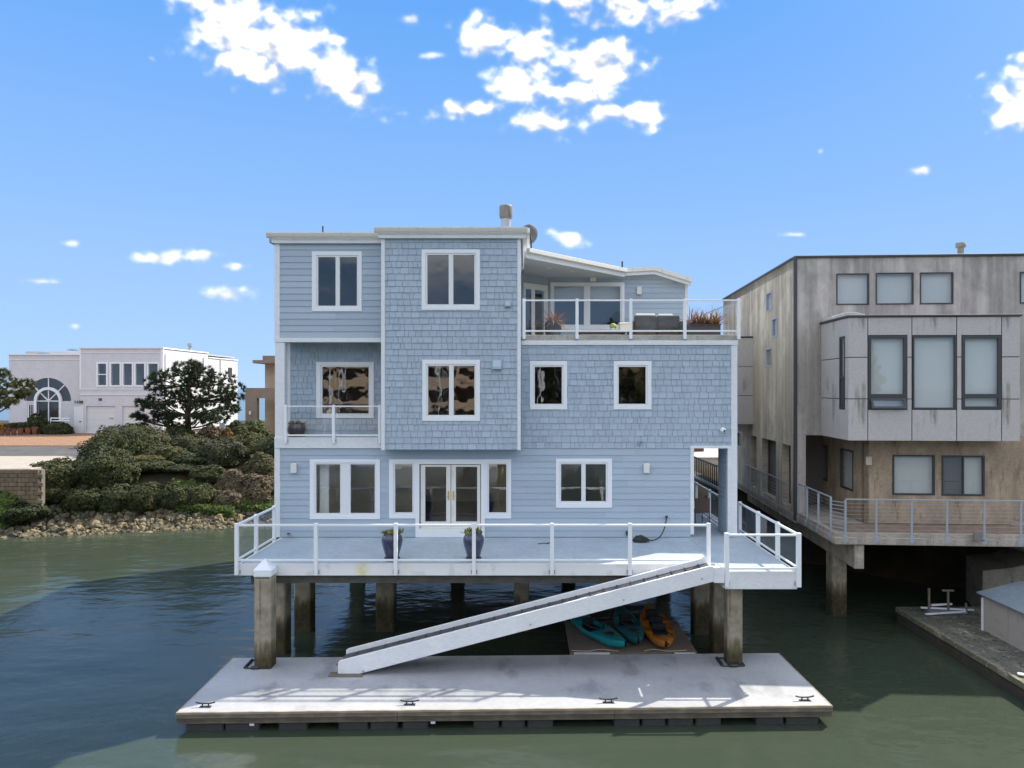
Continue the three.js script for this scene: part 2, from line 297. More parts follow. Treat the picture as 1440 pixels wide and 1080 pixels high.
function shingles(wall, [x0, x1, y0, y1], holes, z, course = 0.181) {
  for (let y = y0; y < y1 - 0.02; y += course) {
    let x = x0 - R() * 0.1;
    while (x < x1) {
      const w = 0.1 + 0.17 * Math.pow(R(), 0.8), a = Math.max(x, x0), b = Math.min(x + w - 0.011, x1), drop = R() * 0.006, v = Math.floor(R() * 3), k = Math.floor(R() * 4);
      if (b - a > 0.02) for (const q of minus([a, b, y - (y > y0 ? drop : 0), Math.min(y + course - 0.001, y1)], holes)) shingleRecords.push({ wall, q, z, v, k });
      x += w;
    }
  }
}
function layShingles(most = 300) {
  shingleRecords.sort((a, b) => (b.q[1] - b.q[0]) * (b.q[3] - b.q[2]) - (a.q[1] - a.q[0]) * (a.q[3] - a.q[2]));
  const rest = new Map();
  shingleRecords.forEach((s, i) => {
    const [x0, x1, y0, y1] = s.q;
    if (i < most) { const m = shade(new THREE.Mesh(shingleWedges[s.v], mt.blue[s.k])); m.name = 'shingle'; m.position.set(x0, y0, s.z); m.scale.set(x1 - x0, y1 - y0, 1); s.wall.add(m); return; }
    const g = shingleWedges[s.v].clone(); g.scale(x1 - x0, y1 - y0, 1); g.translate(x0, y0, s.z);
    const uv = g.attributes.uv, p = g.attributes.position, c = new Float32Array(p.count * 3), t = tint(BLUE, [0.955, 0.985, 1.015, 1.04][s.k]);
    for (let j = 0; j < p.count; j++) { uv.setXY(j, p.getX(j), p.getY(j)); c.set(t, j * 3); }
    g.setAttribute('color', new THREE.BufferAttribute(c, 3));
    if (!rest.has(s.wall)) rest.set(s.wall, []); rest.get(s.wall).push(g);
  });
  for (const [wall, gs] of rest) { const m = part('shingle_courses', gs, mt.blueV, wall); m.userData.kind = 'stuff'; }
}
// an open-fronted room behind a wall
function room(parent, x0, x1, y0, y1, zFront, zBack, wallMat = mt.room) {
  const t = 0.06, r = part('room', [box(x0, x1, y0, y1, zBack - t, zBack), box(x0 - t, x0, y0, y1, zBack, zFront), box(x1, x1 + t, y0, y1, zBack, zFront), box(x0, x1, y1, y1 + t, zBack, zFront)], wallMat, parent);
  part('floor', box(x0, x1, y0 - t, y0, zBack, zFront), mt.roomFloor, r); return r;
}
// a glass railing along plan points: posts at every point, rails and panes between
function railing(g, pts, { foot, top, low, post = 0.09, rail = 0.05, glass = true, metal = mt.trim, plateFoot = true, last = true, first = true, railW = 0.06 }) {
  pts.forEach(([x, z], i) => {
    if ((i === pts.length - 1 && !last) || (i === 0 && !first)) return;
    const p = part('post', box(x - post / 2, x + post / 2, foot, top + 0.025, z - post / 2, z + post / 2, 0.008), metal, g);
    if (plateFoot) part('base_plate', [box(x - post * 0.85, x + post * 0.85, foot + 0.02, foot + 0.12, z - post * 0.55, z - post / 2 + 0.012), ...[-1, 1].map((s) => rod([x + s * post * 0.68, foot + 0.07, z - post * 0.5], [x + s * post * 0.68, foot + 0.07, z - post / 2 + 0.022], 0.009))], mt.galv, p);
  });
  for (let i = 0; i + 1 < pts.length; i++) {
    const [a, b] = [pts[i], pts[i + 1]], L = Math.hypot(b[0] - a[0], b[1] - a[1]), d = [(b[0] - a[0]) / L * post / 2, (b[1] - a[1]) / L * post / 2];
    const p = [a[0] + d[0], a[1] + d[1]], q = [b[0] - d[0], b[1] - d[1]];
    part('top_rail', bar([p[0], top - rail / 2, p[1]], [q[0], top - rail / 2, q[1]], railW, rail), metal, g);
    if (low) part('bottom_rail', bar([p[0], low, p[1]], [q[0], low, q[1]], 0.045, 0.045), metal, g);
    if (glass) part('pane', sheet(p, q, low ? low + 0.02 : foot + 0.1, top - rail), mt.railGlass, g);
  }
}

// ------------------------------------------------------------------ water and land
const F = (a, b, top, bottom, Z) => [U(a, Z), U(b, Z), V(bottom, Z), V(top, Z)];
{
  const g = new THREE.PlaneGeometry(9000, 9000); g.rotateX(-Math.PI / 2);
  const p = g.attributes.position, u = g.attributes.uv; for (let i = 0; i < p.count; i++) u.setXY(i, p.getX(i), p.getZ(i));
  setting('water', g, MP([0.04, 0.053, 0.035], 0.14, { ior: 1.33, bumpMap: T.water, bumpScale: 0.08 }));
}
const shore = [[-140, 31], [-60, 32], [-30, 33.8], [-22, 35.2], [-14, 37.4], [-9, 36], [-6, 31.5], [8, 31.5], [12, 29], [14.5, 26], [22, 23], [60, 22]];
function shoreZ(x) { for (let i = 0; i + 1 < shore.length; i++) if (x <= shore[i + 1][0]) { const [a, b] = [shore[i], shore[i + 1]]; return lerp(a[1], b[1], clamp((x - a[0]) / (b[0] - a[0]))); } return shore.at(-1)[1]; }
const LAND = 3.05;
function landY(x, Z) {
  const d = Z - shoreZ(x), w = lerp(6.2, 4.4, sstep(-21, -26, x));
  let y = d < 0 ? Math.max(-2.2, d * 0.5) : LAND * (0.35 * clamp(d / w) + 0.65 * sstep(0, w, d));
  y -= 9 * sstep(92, 100, Z);
  if (d > 0.3 && d < w) y += 0.22 * fbm3(x * 0.5, 1.3, Z * 0.5, 3);
  return y;
}
{
  const nx = 260, nz = 110, x0 = -140, x1 = 60, z0 = 20, z1 = 104, P = [], UV = [], I = [];
  for (let j = 0; j <= nz; j++) for (let i = 0; i <= nx; i++) { const x = lerp(x0, x1, i / nx), Z = lerp(z0, z1, Math.pow(j / nz, 1.25)); P.push(x, landY(x, Z), -Z); UV.push(x, Z); }
  for (let j = 0; j < nz; j++) for (let i = 0; i < nx; i++) { const a = j * (nx + 1) + i; I.push(a, a + 1, a + nx + 2, a, a + nx + 2, a + nx + 1); }
  const g = new THREE.BufferGeometry(); g.setAttribute('position', new THREE.Float32BufferAttribute(P, 3)); g.setAttribute('uv', new THREE.Float32BufferAttribute(UV, 2)); g.setIndex(I); g.computeVertexNormals();
  setting('terrain', g, M([0.16, 0.14, 0.1], 0.95, { map: T.soil, bumpMap: T.soil, bumpScale: 0.08 }));
  setting('pavement', box(-120, -25, 2.2, LAND + 0.09, -42.6, -35.9, 0.02), M([0.4, 0.35, 0.29], 0.9, { map: T.blotch }));
  setting('road', box(-120, -23, LAND - 0.2, LAND + 0.045, -50.5, -42.6, 0.01), M([0.13, 0.125, 0.12], 0.9, { map: T.asphalt }));
  setting('brick_driveway', box(-75, -30, LAND - 0.2, LAND + 0.085, -66, -50.5, 0.01), M([0.36, 0.27, 0.205], 0.9, { map: T.paver }));
  setting('footpath', box(-30, -10, LAND - 0.2, LAND + 0.07, -57.5, -54.5, 0.01), M([0.55, 0.5, 0.43], 0.9, { map: T.blotch }));
}

// ------------------------------------------------------------------ the blue house
const ZF = 20.83, ZB = 20.28, ZR = 21.7, ZT = 25.2;   // main face, shingled bay, balcony recess, top storey set back
const XL = U(387.8, ZF), XR = U(1035.5, ZF), DECK = 2.84, TERR = 8.74, REAR = 33;
const house = thing('blue_house', 'three storey light blue shingled house on piles over the water', 'house');
{
  // first storey: lap siding
  const w1 = windowUnit(house, F(436, 534.6, 646, 730, ZF), [F(444.6, 478.5, 653, 721.7, ZF), F(493, 527, 653, 721.7, ZF)], -ZF);
  const w3 = windowUnit(house, F(781.7, 860.5, 645, 714, ZF), [F(789, 817.5, 652.7, 705, ZF), F(823.5, 852, 652.7, 705, ZF)], -ZF);
  const sl = [F(547.4, 588, 645.7, 729, ZF), F(680, 718.7, 645.7, 729, ZF)], sp = [F(555.7, 580, 652.8, 720.7, ZF), F(687.6, 711.9, 652.8, 720.7, ZF)];
  const doorOut = F(584.4, 681.7, 645.7, 755.3, ZF), doorIn = F(590, 676.5, 652.5, 744.5, ZF);
  const sideL = windowUnit(house, [sl[0][0], doorOut[0], sl[0][2], sl[0][3]], [sp[0]], -ZF, { name: 'sidelight' });
  const sideR = windowUnit(house, [doorOut[1], sl[1][1], sl[1][2], sl[1][3]], [sp[1]], -ZF, { name: 'sidelight' });
  const dc = part('door_casing', plate(doorOut, [doorIn], -ZF + 0.045, 0.07, 0.005), mt.trim, house);
  part('threshold', box(doorIn[0], doorIn[1], doorIn[2] - 0.02, doorIn[2] + 0.05, -ZF - 0.1, -ZF + 0.03), mt.cream, dc);
  const leaf = [[F(591.3, 633.6, 653.5, 744, ZF), F(597.8, 627.4, 656.5, 733.7, ZF)], [F(634.4, 675.6, 653.5, 744, ZF), F(641, 671, 656.5, 733.7, ZF)]];
  leaf.forEach(([o, p], i) => {
    const d = part('door', plate(o, [p], -ZF - 0.01, 0.05, 0.006), mt.cream, house);
    part('pane', pane(...grow(p, 0.004), -ZF - 0.04), mt.glassFlat, d);
    const hx = U(i ? 637.6 : 630.7, ZF), hy = V(697, ZF);
    part('handle', [box(hx - 0.022, hx + 0.022, hy - 0.13, hy + 0.13, -ZF - 0.012, -ZF - 0.002, 0.003), rod([hx, hy, -ZF - 0.004], [hx, hy, -ZF + 0.04], 0.011), rod([hx, hy, -ZF + 0.04], [hx + (i ? 0.1 : -0.1), hy, -ZF + 0.04], 0.01)], mt.brass, d);
  });
  const xp = U(971, ZF), top1 = V(630.5, ZF), area1 = [XL, xp, DECK, top1], holes1 = [w1, w3, sideL, sideR].map((w) => w.hole).concat([doorIn]);
  const wallA = part('wall', plate(area1, holes1, -ZF, 0.2), mt.blueWall, house, 'lap sided first storey wall');
  const outs1 = [w1, w3, sideL, sideR].map((w) => grow(w.outer, -0.02)).concat([grow(doorOut, -0.02)]);
  lapSiding(wallA, [U(394, ZF), xp, DECK + 0.01, top1], outs1, -ZF);
  part('corner_trim', box(XL - 0.03, U(394.2, ZF), DECK, V(630.5, ZF), -ZF - 0.14, -ZF + 0.035), mt.white, house);
  // passage portal at the right of the first storey
  const pi = [U(975.6, ZF), U(1023.3, ZF), DECK, V(630.4, ZF)];
  part('portal_trim', [box(U(970.6, ZF), pi[0], DECK + 0.08, pi[3] + 0.075, -ZF - 0.1, -ZF + 0.035), box(pi[0], U(1028, ZF), pi[3], pi[3] + 0.075, -ZF - 0.1, -ZF + 0.035), box(pi[1], U(1028, ZF), DECK + 0.02, pi[3], -ZF - 0.1, -ZF + 0.035)], mt.white, house);
  const pier = part('pier_wall', box(pi[1] + 0.03, XR - 0.02, DECK, top1, -ZF - 1.15, -ZF - 0.005), mt.blueLap, house);
  part('pier_trim', box(U(1028, ZF) + 0.002, XR + 0.02, DECK + 0.02, V(480, ZF), -ZF - 0.12, -ZF + 0.032), mt.white, pier);
  part('passage_light', lathe([[0.001, 0], [0.07, 0], [0.075, 0.02], [0.08, 0.045], [0.001, 0.05]], 18, [U(1015, 21.3), top1 - 0.05, -21.3]), mt.cream, house);
  part('passage_ceiling', box(xp, XR - 0.02, top1, top1 + 0.1, -REAR, -ZF - 0.002), mt.soffit, house);
  part('side_wall', box(xp - 0.2, xp, DECK, top1, -REAR, -ZF - 0.21), mt.blueLap, house);

  // second storey right: shingles
  const wr = [[745, 797.5, 752, 790], [863, 916, 870, 908]].map(([a, b, c, d]) => windowUnit(house, F(a, b, 507.8, 575.8, ZF), [F(c, d, 516, 568, ZF)], -ZF));
  const areaR = [U(732, ZF), XR, top1, V(471, ZF)];
  const wallR = part('wall', plate(areaR, wr.map((w) => w.hole), -ZF, 0.2), mt.blueWall, house, 'shingled second storey wall below the roof terrace');
  shingles(wallR, [U(733, ZF), U(1030, ZF), top1 + 0.005, V(485.3, ZF)], wr.map((w) => grow(w.outer, -0.02)).concat([[U(971.5, ZF), U(1027, ZF), 0, pi[3] + 0.06]]), -ZF, 0.184);
  part('terrace_band', box(U(733, ZF), XR + 0.03, V(485.4, ZF), V(478.8, ZF), -ZF - 0.02, -ZF + 0.055), mt.white, house);
  part('terrace_fascia', box(U(733, ZF), XR + 0.03, V(478.7, ZF), V(471, ZF), -ZF - 0.02, -ZF + 0.035), mt.weathered, house, 'weathered white board along the terrace edge');
  part('terrace_floor', box(-0.1, XR, TERR - 0.16, TERR - 0.02, -ZT, -ZF - 0.03), mt.weathered, house);

  // left: third storey lap siding over the recessed balcony
  const wl = windowUnit(house, F(439, 509, 353.7, 438, ZF), [F(447.5, 472, 361.7, 430, ZF), F(478, 502, 361.7, 430, ZF)], -ZF, { glass: mt.glassFlat });
  const xb = U(538, ZF), areaL = [XL, xb, V(476, ZF), V(333, ZF)];
  const wallL = part('wall', plate(areaL, [wl.hole], -ZF, 0.2), mt.blueWall, house, 'lap sided third storey wall above the balcony');
  lapSiding(wallL, [U(393.8, ZF), xb, V(475, ZF), V(336, ZF)], [grow(wl.outer, -0.02)], -ZF);
  part('corner_trim', box(XL - 0.03, U(393.8, ZF), V(476, ZF), V(334, ZF), -ZF - 0.14, -ZF + 0.033), mt.white, house);
  part('balcony_header', box(XL - 0.03, xb, V(481.3, ZF), V(475.2, ZF), -ZF - 0.16, -ZF + 0.04), mt.white, house);
  part('balcony_post', box(XL - 0.02, U(400.5, ZF), V(630, ZF), V(481.4, ZF), -ZF - 0.24, -ZF + 0.02), mt.white, house);
  part('balcony_fascia', box(XL - 0.025, xb, V(630.3, ZF), V(614.5, ZF), -ZF - 0.05, -ZF + 0.05), mt.white, house);
  part('balcony_floor', box(XL, xb, V(630, ZF), V(616.5, ZF), -ZR - 0.1, -ZF - 0.052), mt.weathered, house);
  part('balcony_ceiling', box(XL, xb, V(476, ZF) - 0.06, V(476, ZF), -ZR - 0.1, -ZF - 0.165), mt.soffit, house);
  const wc = windowUnit(house, F(445, 526, 509, 588, ZR), [F(453.5, 518.5, 516, 581.5, ZR)], -ZR);
  const wallC = part('wall', plate([XL, xb, V(616.5, ZF) - 0.02, V(476, ZF)], [wc.hole], -ZR, 0.16), mt.blueWall, house, 'shingled wall at the back of the balcony');
  shingles(wallC, [U(409, ZR), xb, V(616.5, ZF), V(477, ZF) - 0.05], [grow(wc.outer, -0.02)], -ZR, 0.184);
  part('corner_trim', box(XL, U(409, ZR), V(616.5, ZF), V(477, ZF) - 0.05, -ZR - 0.05, -ZR + 0.034), mt.white, house);

  // shingled bay
  const bx0 = U(536.3, ZB), bx1 = U(732, ZB), by0 = V(632.5, ZB), by1 = V(331, ZB);
  const wb = [windowUnit(house, F(593, 675, 351, 436, ZB), [F(601, 631, 358.7, 428, ZB), F(637.5, 667, 358.7, 428, ZB)], -ZB, { glass: mt.glassFlat }),
    windowUnit(house, F(594, 675, 506, 592, ZB), [F(602, 631.5, 514.7, 583.7, ZB), F(638, 667.3, 514.7, 583.7, ZB)], -ZB)];
  const wallB = part('bay_wall', plate([bx0, bx1, by0, by1], wb.map((w) => w.hole), -ZB, 0.18), mt.blueWall, house, 'shingled bay rising through the two upper storeys');
  shingles(wallB, [U(541.3, ZB), U(727.6, ZB), by0 + 0.01, V(333.5, ZB)], wb.map((w) => grow(w.outer, -0.02)), -ZB, 0.179);
  for (const [a, b] of [[536.2, 541.5], [727.5, 732.3]]) part('corner_trim', box(U(a, ZB), U(b, ZB), by0 - 0.01, by1, -ZB - 0.12, -ZB + 0.036), mt.white, house);
  part('bay_side', [box(bx0 + 0.002, bx0 + 0.15, by0, by1, -ZF - 0.1, -ZB - 0.19), box(bx1 - 0.15, bx1 - 0.002, V(476, ZF), by1, -ZT - 1, -ZB - 0.19), box(bx1 - 0.15, bx1 - 0.002, by0, V(476, ZF), -ZF - 0.05, -ZB - 0.19)], mt.blueLap, house);
  part('bay_soffit', box(bx0 + 0.01, bx1 - 0.01, by0 - 0.003, by0 + 0.12, -ZF - 0.01, -ZB - 0.185), mt.blueWall, house);

  // roofs and gutters of the tall block
  const yT = 11.72;
  const lip = (x0, x1, z, y, h = 0.15) => {
    const prof = [[0, 0], [0.09, 0], [0.12, h * 0.3], [0.15, h * 0.8], [0.15, h], [0, h]], P = [], n = prof.length;
    for (let i = 0; i < n; i++) { const [a, b] = prof[i], [c, d] = prof[(i + 1) % n]; P.push(x0, y + b, z + a, x0, y + d, z + c, x1, y + d, z + c, x0, y + b, z + a, x1, y + d, z + c, x1, y + b, z + a); }
    for (const x of [x0, x1]) for (let i = 1; i + 1 < n; i++) P.push(x, y + prof[0][1], z + prof[0][0], x, y + prof[i][1], z + prof[i][0], x, y + prof[i + 1][1], z + prof[i + 1][0]);
    const g = new THREE.BufferGeometry(), uv = []; for (let i = 0; i < P.length; i += 3) uv.push(P[i], P[i + 1]);
    g.setAttribute('position', new THREE.Float32BufferAttribute(P, 3)); g.setAttribute('uv', new THREE.Float32BufferAttribute(uv, 2)); g.computeVertexNormals(); return g;
  };
  const roofL = part('roof', box(XL - 0.2, bx0 + 0.1, yT - 0.25, yT - 0.04, -REAR, -ZF - 0.002), mt.roofing, house);
  part('fascia', box(XL - 0.08, bx0 - 0.03, yT - 0.29, yT - 0.145, -ZF, -ZF + 0.12), mt.white, roofL);
  part('gutter', lip(XL - 0.2, bx0 - 0.05, -ZF + 0.12, yT - 0.145, 0.14), mt.cream, roofL);
  part('vent_pipe', rod([U(454, 23), yT - 0.05, -23], [U(454, 23), V(318, 23), -23], 0.025), mt.dark, roofL);
  const roofB = part('roof', box(bx0 - 0.06, 0.0, yT - 0.2, yT + 0.01, -REAR, -ZB - 0.002), mt.roofing, house);
  part('fascia', [box(bx0 - 0.06, 0.0, yT - 0.26, yT - 0.115, -ZB, -ZB + 0.12), box(-0.11, 0.0, yT - 0.26, yT - 0.115, -ZT, -ZB - 0.004)], mt.white, roofB);
  part('gutter', [lip(bx0 - 0.16, 0.03, -ZB + 0.12, yT - 0.115, 0.14), box(0.002, 0.1, yT - 0.115, yT + 0.025, -ZT, -ZB + 0.11)], mt.cream, roofB);
  part('skylight', lathe([[0.55, 0], [0.55, 0.08], [0.42, 0.16], [0.001, 0.2]], 24, [U(578, 22), yT, -22]), mt.blind, roofB);

  // set-back top storey on the right
  const slid = [F(779.6, 821, 402.7, 456.5, ZT), F(830, 872, 402.7, 456.5, ZT)];
  const ws = windowUnit(house, F(774, 878, 397.4, 464, ZT), slid, -ZT, { glass: mt.glassFlat, name: 'sliding_window' });
  const wx0 = 0.78, wx1 = U(967.6, ZT), yTop = 11.3;
  const gable = poly([[wx0, TERR], [wx1, TERR], [wx1, V(399, ZT)], [U(920, ZT), V(384, ZT)], [wx0, V(386, ZT)]]); gable.holes.push(rectPath(...ws.hole, true));
  const wallT = part('wall', prism(gable, -ZT, 0.18), mt.blueWall, house, 'lap sided wall of the set-back top storey');
  lapSiding(wallT, [wx0 + 0.02, U(963.4, ZT), TERR, V(399, ZT)], [grow(ws.outer, -0.02)], -ZT);
  lapSiding(wallT, [wx0 + 0.02, U(946, ZT), V(399, ZT), V(387, ZT)], [grow(ws.outer, -0.02)], -ZT, 0.15);
  part('corner_trim', box(U(963.2, ZT), wx1, TERR, V(398, ZT), -ZT - 0.14, -ZT + 0.033), mt.white, house);
  part('side_wall', box(wx1 - 0.2, wx1 - 0.01, TERR, V(399, ZT), -REAR, -ZT - 0.19), mt.blueLap, house);
  // angled wall with french doors beside the bay
  const ax = -0.2, az = -24.3, bxx = 0.78, bz = -ZT, dir = new THREE.Vector2(bxx - ax, bz - az), AL = dir.length(), turn = Math.atan2(-(bz - az), bxx - ax);
  const angled = new THREE.Group(); angled.name = 'angled_wall'; angled.position.set(ax, 0, az); angled.rotation.y = turn; house.add(angled);
  const dO = [0.12, AL - 0.05, TERR, 10.83], dP = [[0.24, 0.52, TERR + 0.3, 10.63], [0.68, AL - 0.2, TERR + 0.3, 10.63]];
  part('wall', plate([-0.2, AL, TERR, yTop], [around(dP, 0.05)], 0, 0.16), mt.blueWall, angled);
  part('french_door', [plate(dO, [around(dP, 0.05)], 0.035, 0.05, 0.004), plate(around(dP, 0.052), dP, 0.012, 0.05, 0.004)], mt.cream, angled);
  for (const p of dP) part('pane', pane(...p, -0.02), mt.glassFlat, angled);
  room(house, -0.1, wx1 - 0.25, TERR, 11.0, -ZT - 0.2, -30);
  // porch roof: edge runs back from the bay to the gable
  const slab = (pts, y0, y1) => { const g = new THREE.ExtrudeGeometry(poly(pts), { depth: y1 - y0, bevelEnabled: false }); g.rotateX(-Math.PI / 2); g.translate(0, y0, 0); return g; };
  const eA = [-0.05, 21.2], eB = [U(876, 24.9), 24.85];
  const porch = part('porch_roof', slab([[eA[0], eA[1]], [eB[0], eB[1]], [eB[0], ZT], [-0.1, ZT]], 11.12, 11.3), mt.soffit, house, 'grey blue soffit over the terrace corner');
  part('fascia', bar([eA[0] + 0.04, 11.16, -eA[1] + 0.03], [eB[0] + 0.03, 11.16, -eB[1] + 0.04], 0.05, 0.16), mt.white, porch);
  part('gutter', bar([eA[0] + 0.1, 11.3, -eA[1] + 0.08], [eB[0] + 0.07, 11.3, -eB[1] + 0.09], 0.14, 0.12), mt.cream, porch);
  for (const [px, py] of [[772, 376], [806, 382]]) part('downlight', lathe([[0.001, 0], [0.07, 0], [0.085, 0.012], [0.085, 0.02]], 18, [U(px, 23.2), 11.105, -23.2 - (px - 772) * 0.02]), mt.cream, porch);
  const zg = 24.86, roofR = part('roof', [prism(poly([[eB[0] - 0.4, V(384, zg)], [U(920, zg), V(381, zg)], [U(972, zg), V(397.5, zg)], [U(973, zg), V(393, zg)], [U(920, zg), V(376.5, zg)], [eB[0] - 0.4, V(378.5, zg)]]), -ZT + 0.2, REAR - ZT)], mt.roofing, house);
  const edge = (y0, y1, z) => prism(poly([[eB[0] + 0.02, V(377.5 + y1, zg)], [U(920, zg), V(375 + y1, zg)], [U(971, zg), V(391 + y1, zg)], [U(974, zg), V(391.5 + y0, zg)], [U(920, zg), V(375 + y0, zg)], [eB[0] + 0.02, V(377.5 + y0, zg)]]), z, 0.06);
  part('fascia', edge(5, 10.5, -zg + 0.01), mt.white, roofR); part('gutter', edge(0, 5.5, -zg + 0.07), mt.cream, roofR);
  part('vent_pipe', rod([U(875, 27), 11.2, -27], [U(875, 27), V(367.5, 27), -27], 0.03), mt.dark, roofR);

  // storeys behind the windows
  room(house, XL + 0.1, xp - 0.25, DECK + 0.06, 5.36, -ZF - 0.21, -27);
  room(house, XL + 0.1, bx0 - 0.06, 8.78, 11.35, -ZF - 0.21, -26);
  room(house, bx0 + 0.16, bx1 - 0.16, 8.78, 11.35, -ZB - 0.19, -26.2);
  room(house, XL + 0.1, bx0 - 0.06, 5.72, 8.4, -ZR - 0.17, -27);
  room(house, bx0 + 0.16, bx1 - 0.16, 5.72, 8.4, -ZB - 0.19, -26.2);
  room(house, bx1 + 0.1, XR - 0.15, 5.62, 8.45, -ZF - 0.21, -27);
  part('outer_wall', [box(XL, XL + 0.04, DECK, yT - 0.26, -REAR, -ZR - 0.17, 0), box(XL, XL + 0.04, V(478, ZF), yT - 0.26, -ZR - 0.17, -ZF - 0.21, 0), box(XL, XL + 0.04, DECK, V(616, ZF) - 0.26, -ZR - 0.17, -ZF - 0.21, 0), box(XR - 0.06, XR, top1 + 0.1, TERR - 0.2, -REAR, -ZF - 0.21, 0), box(XL, XR, DECK, TERR - 0.1, -REAR - 0.1, -REAR, 0), box(XL, wx1, TERR - 0.1, yT - 0.4, -REAR - 0.1, -REAR, 0)], mt.blueLap, house);
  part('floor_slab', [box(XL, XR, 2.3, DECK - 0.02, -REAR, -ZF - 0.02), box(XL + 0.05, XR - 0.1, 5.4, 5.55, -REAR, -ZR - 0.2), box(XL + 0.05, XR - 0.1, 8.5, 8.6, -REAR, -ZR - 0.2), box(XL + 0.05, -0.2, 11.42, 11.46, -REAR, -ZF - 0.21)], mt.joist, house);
  part('curtain', [0, 1, 2, 3, 4].map((i) => rod([U(452 + i * 2.4, 21.2), 3.0, -21.15], [U(452 + i * 2.4, 21.2), 5.2, -21.15], 0.045, 8)), mt.curtain, house);
  part('window_blind', box(U(780, 25.5), U(872, 25.5), 10.35, 10.9, -25.55, -25.5), mt.blind, house);
}
layShingles(300);

// fittings on the house
function wallLight(label, px, py, Z) {
  const t = thing('wall_light', label, 'wall light', { at: [U(px, Z), V(py, Z), -Z + 0.02], group: 'box lights on the blue house' });
  part('backplate', box(-0.06, 0.06, -0.09, 0.09, 0, 0.02), mt.cream, t); part('lamp_shade', box(-0.085, 0.085, -0.14, 0.14, 0.02, 0.12, 0.012), M([0.72, 0.7, 0.66], 0.5), t);
}
wallLight('cream box wall light left of the double window on the ground storey', 414.6, 658, ZF);
wallLight('cream box wall light between the ground storey window and the passage', 908.5, 658, ZF);
wallLight('cream box wall light on the set-back top storey beside the sliding window', 898.3, 409, ZT);
{
  let t = thing('vent_hood', 'square blue painted vent hood right of the lower bay window', 'vent', { at: [U(699, ZB), V(513.5, ZB), -ZB + 0.02] });
  const hood = poly([[0, -0.11], [0.16, -0.11], [0.16, -0.05], [0.03, 0.13], [0, 0.13]]), hg = new THREE.ExtrudeGeometry(hood, { depth: 0.24, bevelEnabled: true, bevelSize: 0.004, bevelThickness: 0.004, bevelSegments: 1 }); hg.rotateY(-Math.PI / 2); hg.translate(0.12, 0, 0);
  part('hood', hg, mt.blue[2], t); part('flange', box(-0.16, 0.16, -0.13, 0.16, -0.002, 0.012), mt.blue[0], t);
  t = thing('vent_hood', 'small blue vent cap high on the bay near the terrace', 'vent', { at: [U(714, ZB), V(428, ZB), -ZB + 0.02] });
  const h2 = hg.clone(); h2.scale(0.6, 0.6, 0.6); part('hood', h2, mt.blue[2], t); part('flange', box(-0.1, 0.1, -0.09, 0.1, -0.002, 0.01), mt.blue[0], t);
  t = thing('security_camera', 'round white security camera above the passage opening', 'camera', { at: [U(1016, ZF), V(604.6, ZF), -ZF + 0.02] });
  const dome = new THREE.SphereGeometry(0.075, 20, 14); dome.translate(0, 0, 0.07); part('housing', [rod([0, 0, 0], [0, 0, 0.05], 0.08, 20), dome], mt.trim, t); const eye = new THREE.SphereGeometry(0.034, 14, 10); eye.translate(0.012, -0.015, 0.125); part('lens', eye, mt.black, t);
  t = thing('flood_light', 'small grey flood light under the shingles on the right', 'light', { at: [U(899, ZF), V(621.5, ZF), -ZF + 0.02] });
  part('bracket', box(-0.05, 0.05, -0.02, 0.03, 0, 0.06), mt.blue[0], t); part('head', [box(-0.075, 0.02, -0.07, -0.02, 0.03, 0.12, 0.01), box(0, 0.085, 0.0, 0.05, 0.03, 0.11, 0.01)], M([0.25, 0.3, 0.35], 0.5), t);
  t = thing('floor_vent_light', 'small cream box light under the terrace soffit', 'light', { at: [U(834, 25), V(392, 25), -25.1] });
  t.name = 'soffit_light'; part('housing', box(-0.1, 0.1, -0.08, 0.06, 0, 0.12, 0.01), mt.cream, t); part('lamp', [rod([-0.05, -0.06, 0.06], [-0.06, -0.11, 0.1], 0.035), rod([0.05, -0.06, 0.06], [0.06, -0.11, 0.1], 0.035)], mt.blind, t);
  t = thing('chimney_flue', 'round galvanised chimney flue with cap on the roof', 'chimney', { at: [U(711.5, 24), 11.7, -24] });
  part('pipe', lathe([[0.165, -0.3], [0.165, 1.35]], 24), mt.galv, t); part('cap', lathe([[0.165, 1.2], [0.215, 1.26], [0.225, 1.4], [0.225, 1.62], [0.2, 1.66], [0.001, 1.68]], 24), M([0.34, 0.34, 0.33], 0.6, { metalness: 0.4, map: T.concrete }), t); part('collar', lathe([[0.18, 0.1], [0.2, 0.12], [0.2, 0.2], [0.17, 0.24]], 24), mt.galv, t); part('band', lathe([[0.17, 0.8], [0.185, 0.82], [0.185, 0.9], [0.17, 0.92]], 24), mt.cream, t);
  t = thing('satellite_dish', 'grey satellite dish seen from behind on the roof edge', 'satellite dish', { at: [U(747, 23.2), 11.6, -23.2] });
  const dish = lathe([[0.001, 0], [0.12, 0.012], [0.24, 0.05], [0.33, 0.11], [0.335, 0.118], [0.33, 0.125], [0.24, 0.066], [0.12, 0.026], [0.001, 0.014]], 32); dish.rotateX(-Math.PI / 2 + 0.35); dish.rotateY(0.5); dish.translate(-0.03, 0.62, -0.12);
  part('reflector', dish, M([0.11, 0.115, 0.12], 0.55), t); part('mast', [rod([0, -0.1, 0], [0, 0.42, 0], 0.025), rod([0, 0.42, 0], [-0.02, 0.6, -0.06], 0.03)], mt.dark, t); part('arm', rod([0, 0.4, 0], [-0.3, 0.3, -0.55], 0.015), mt.dark, t);
}

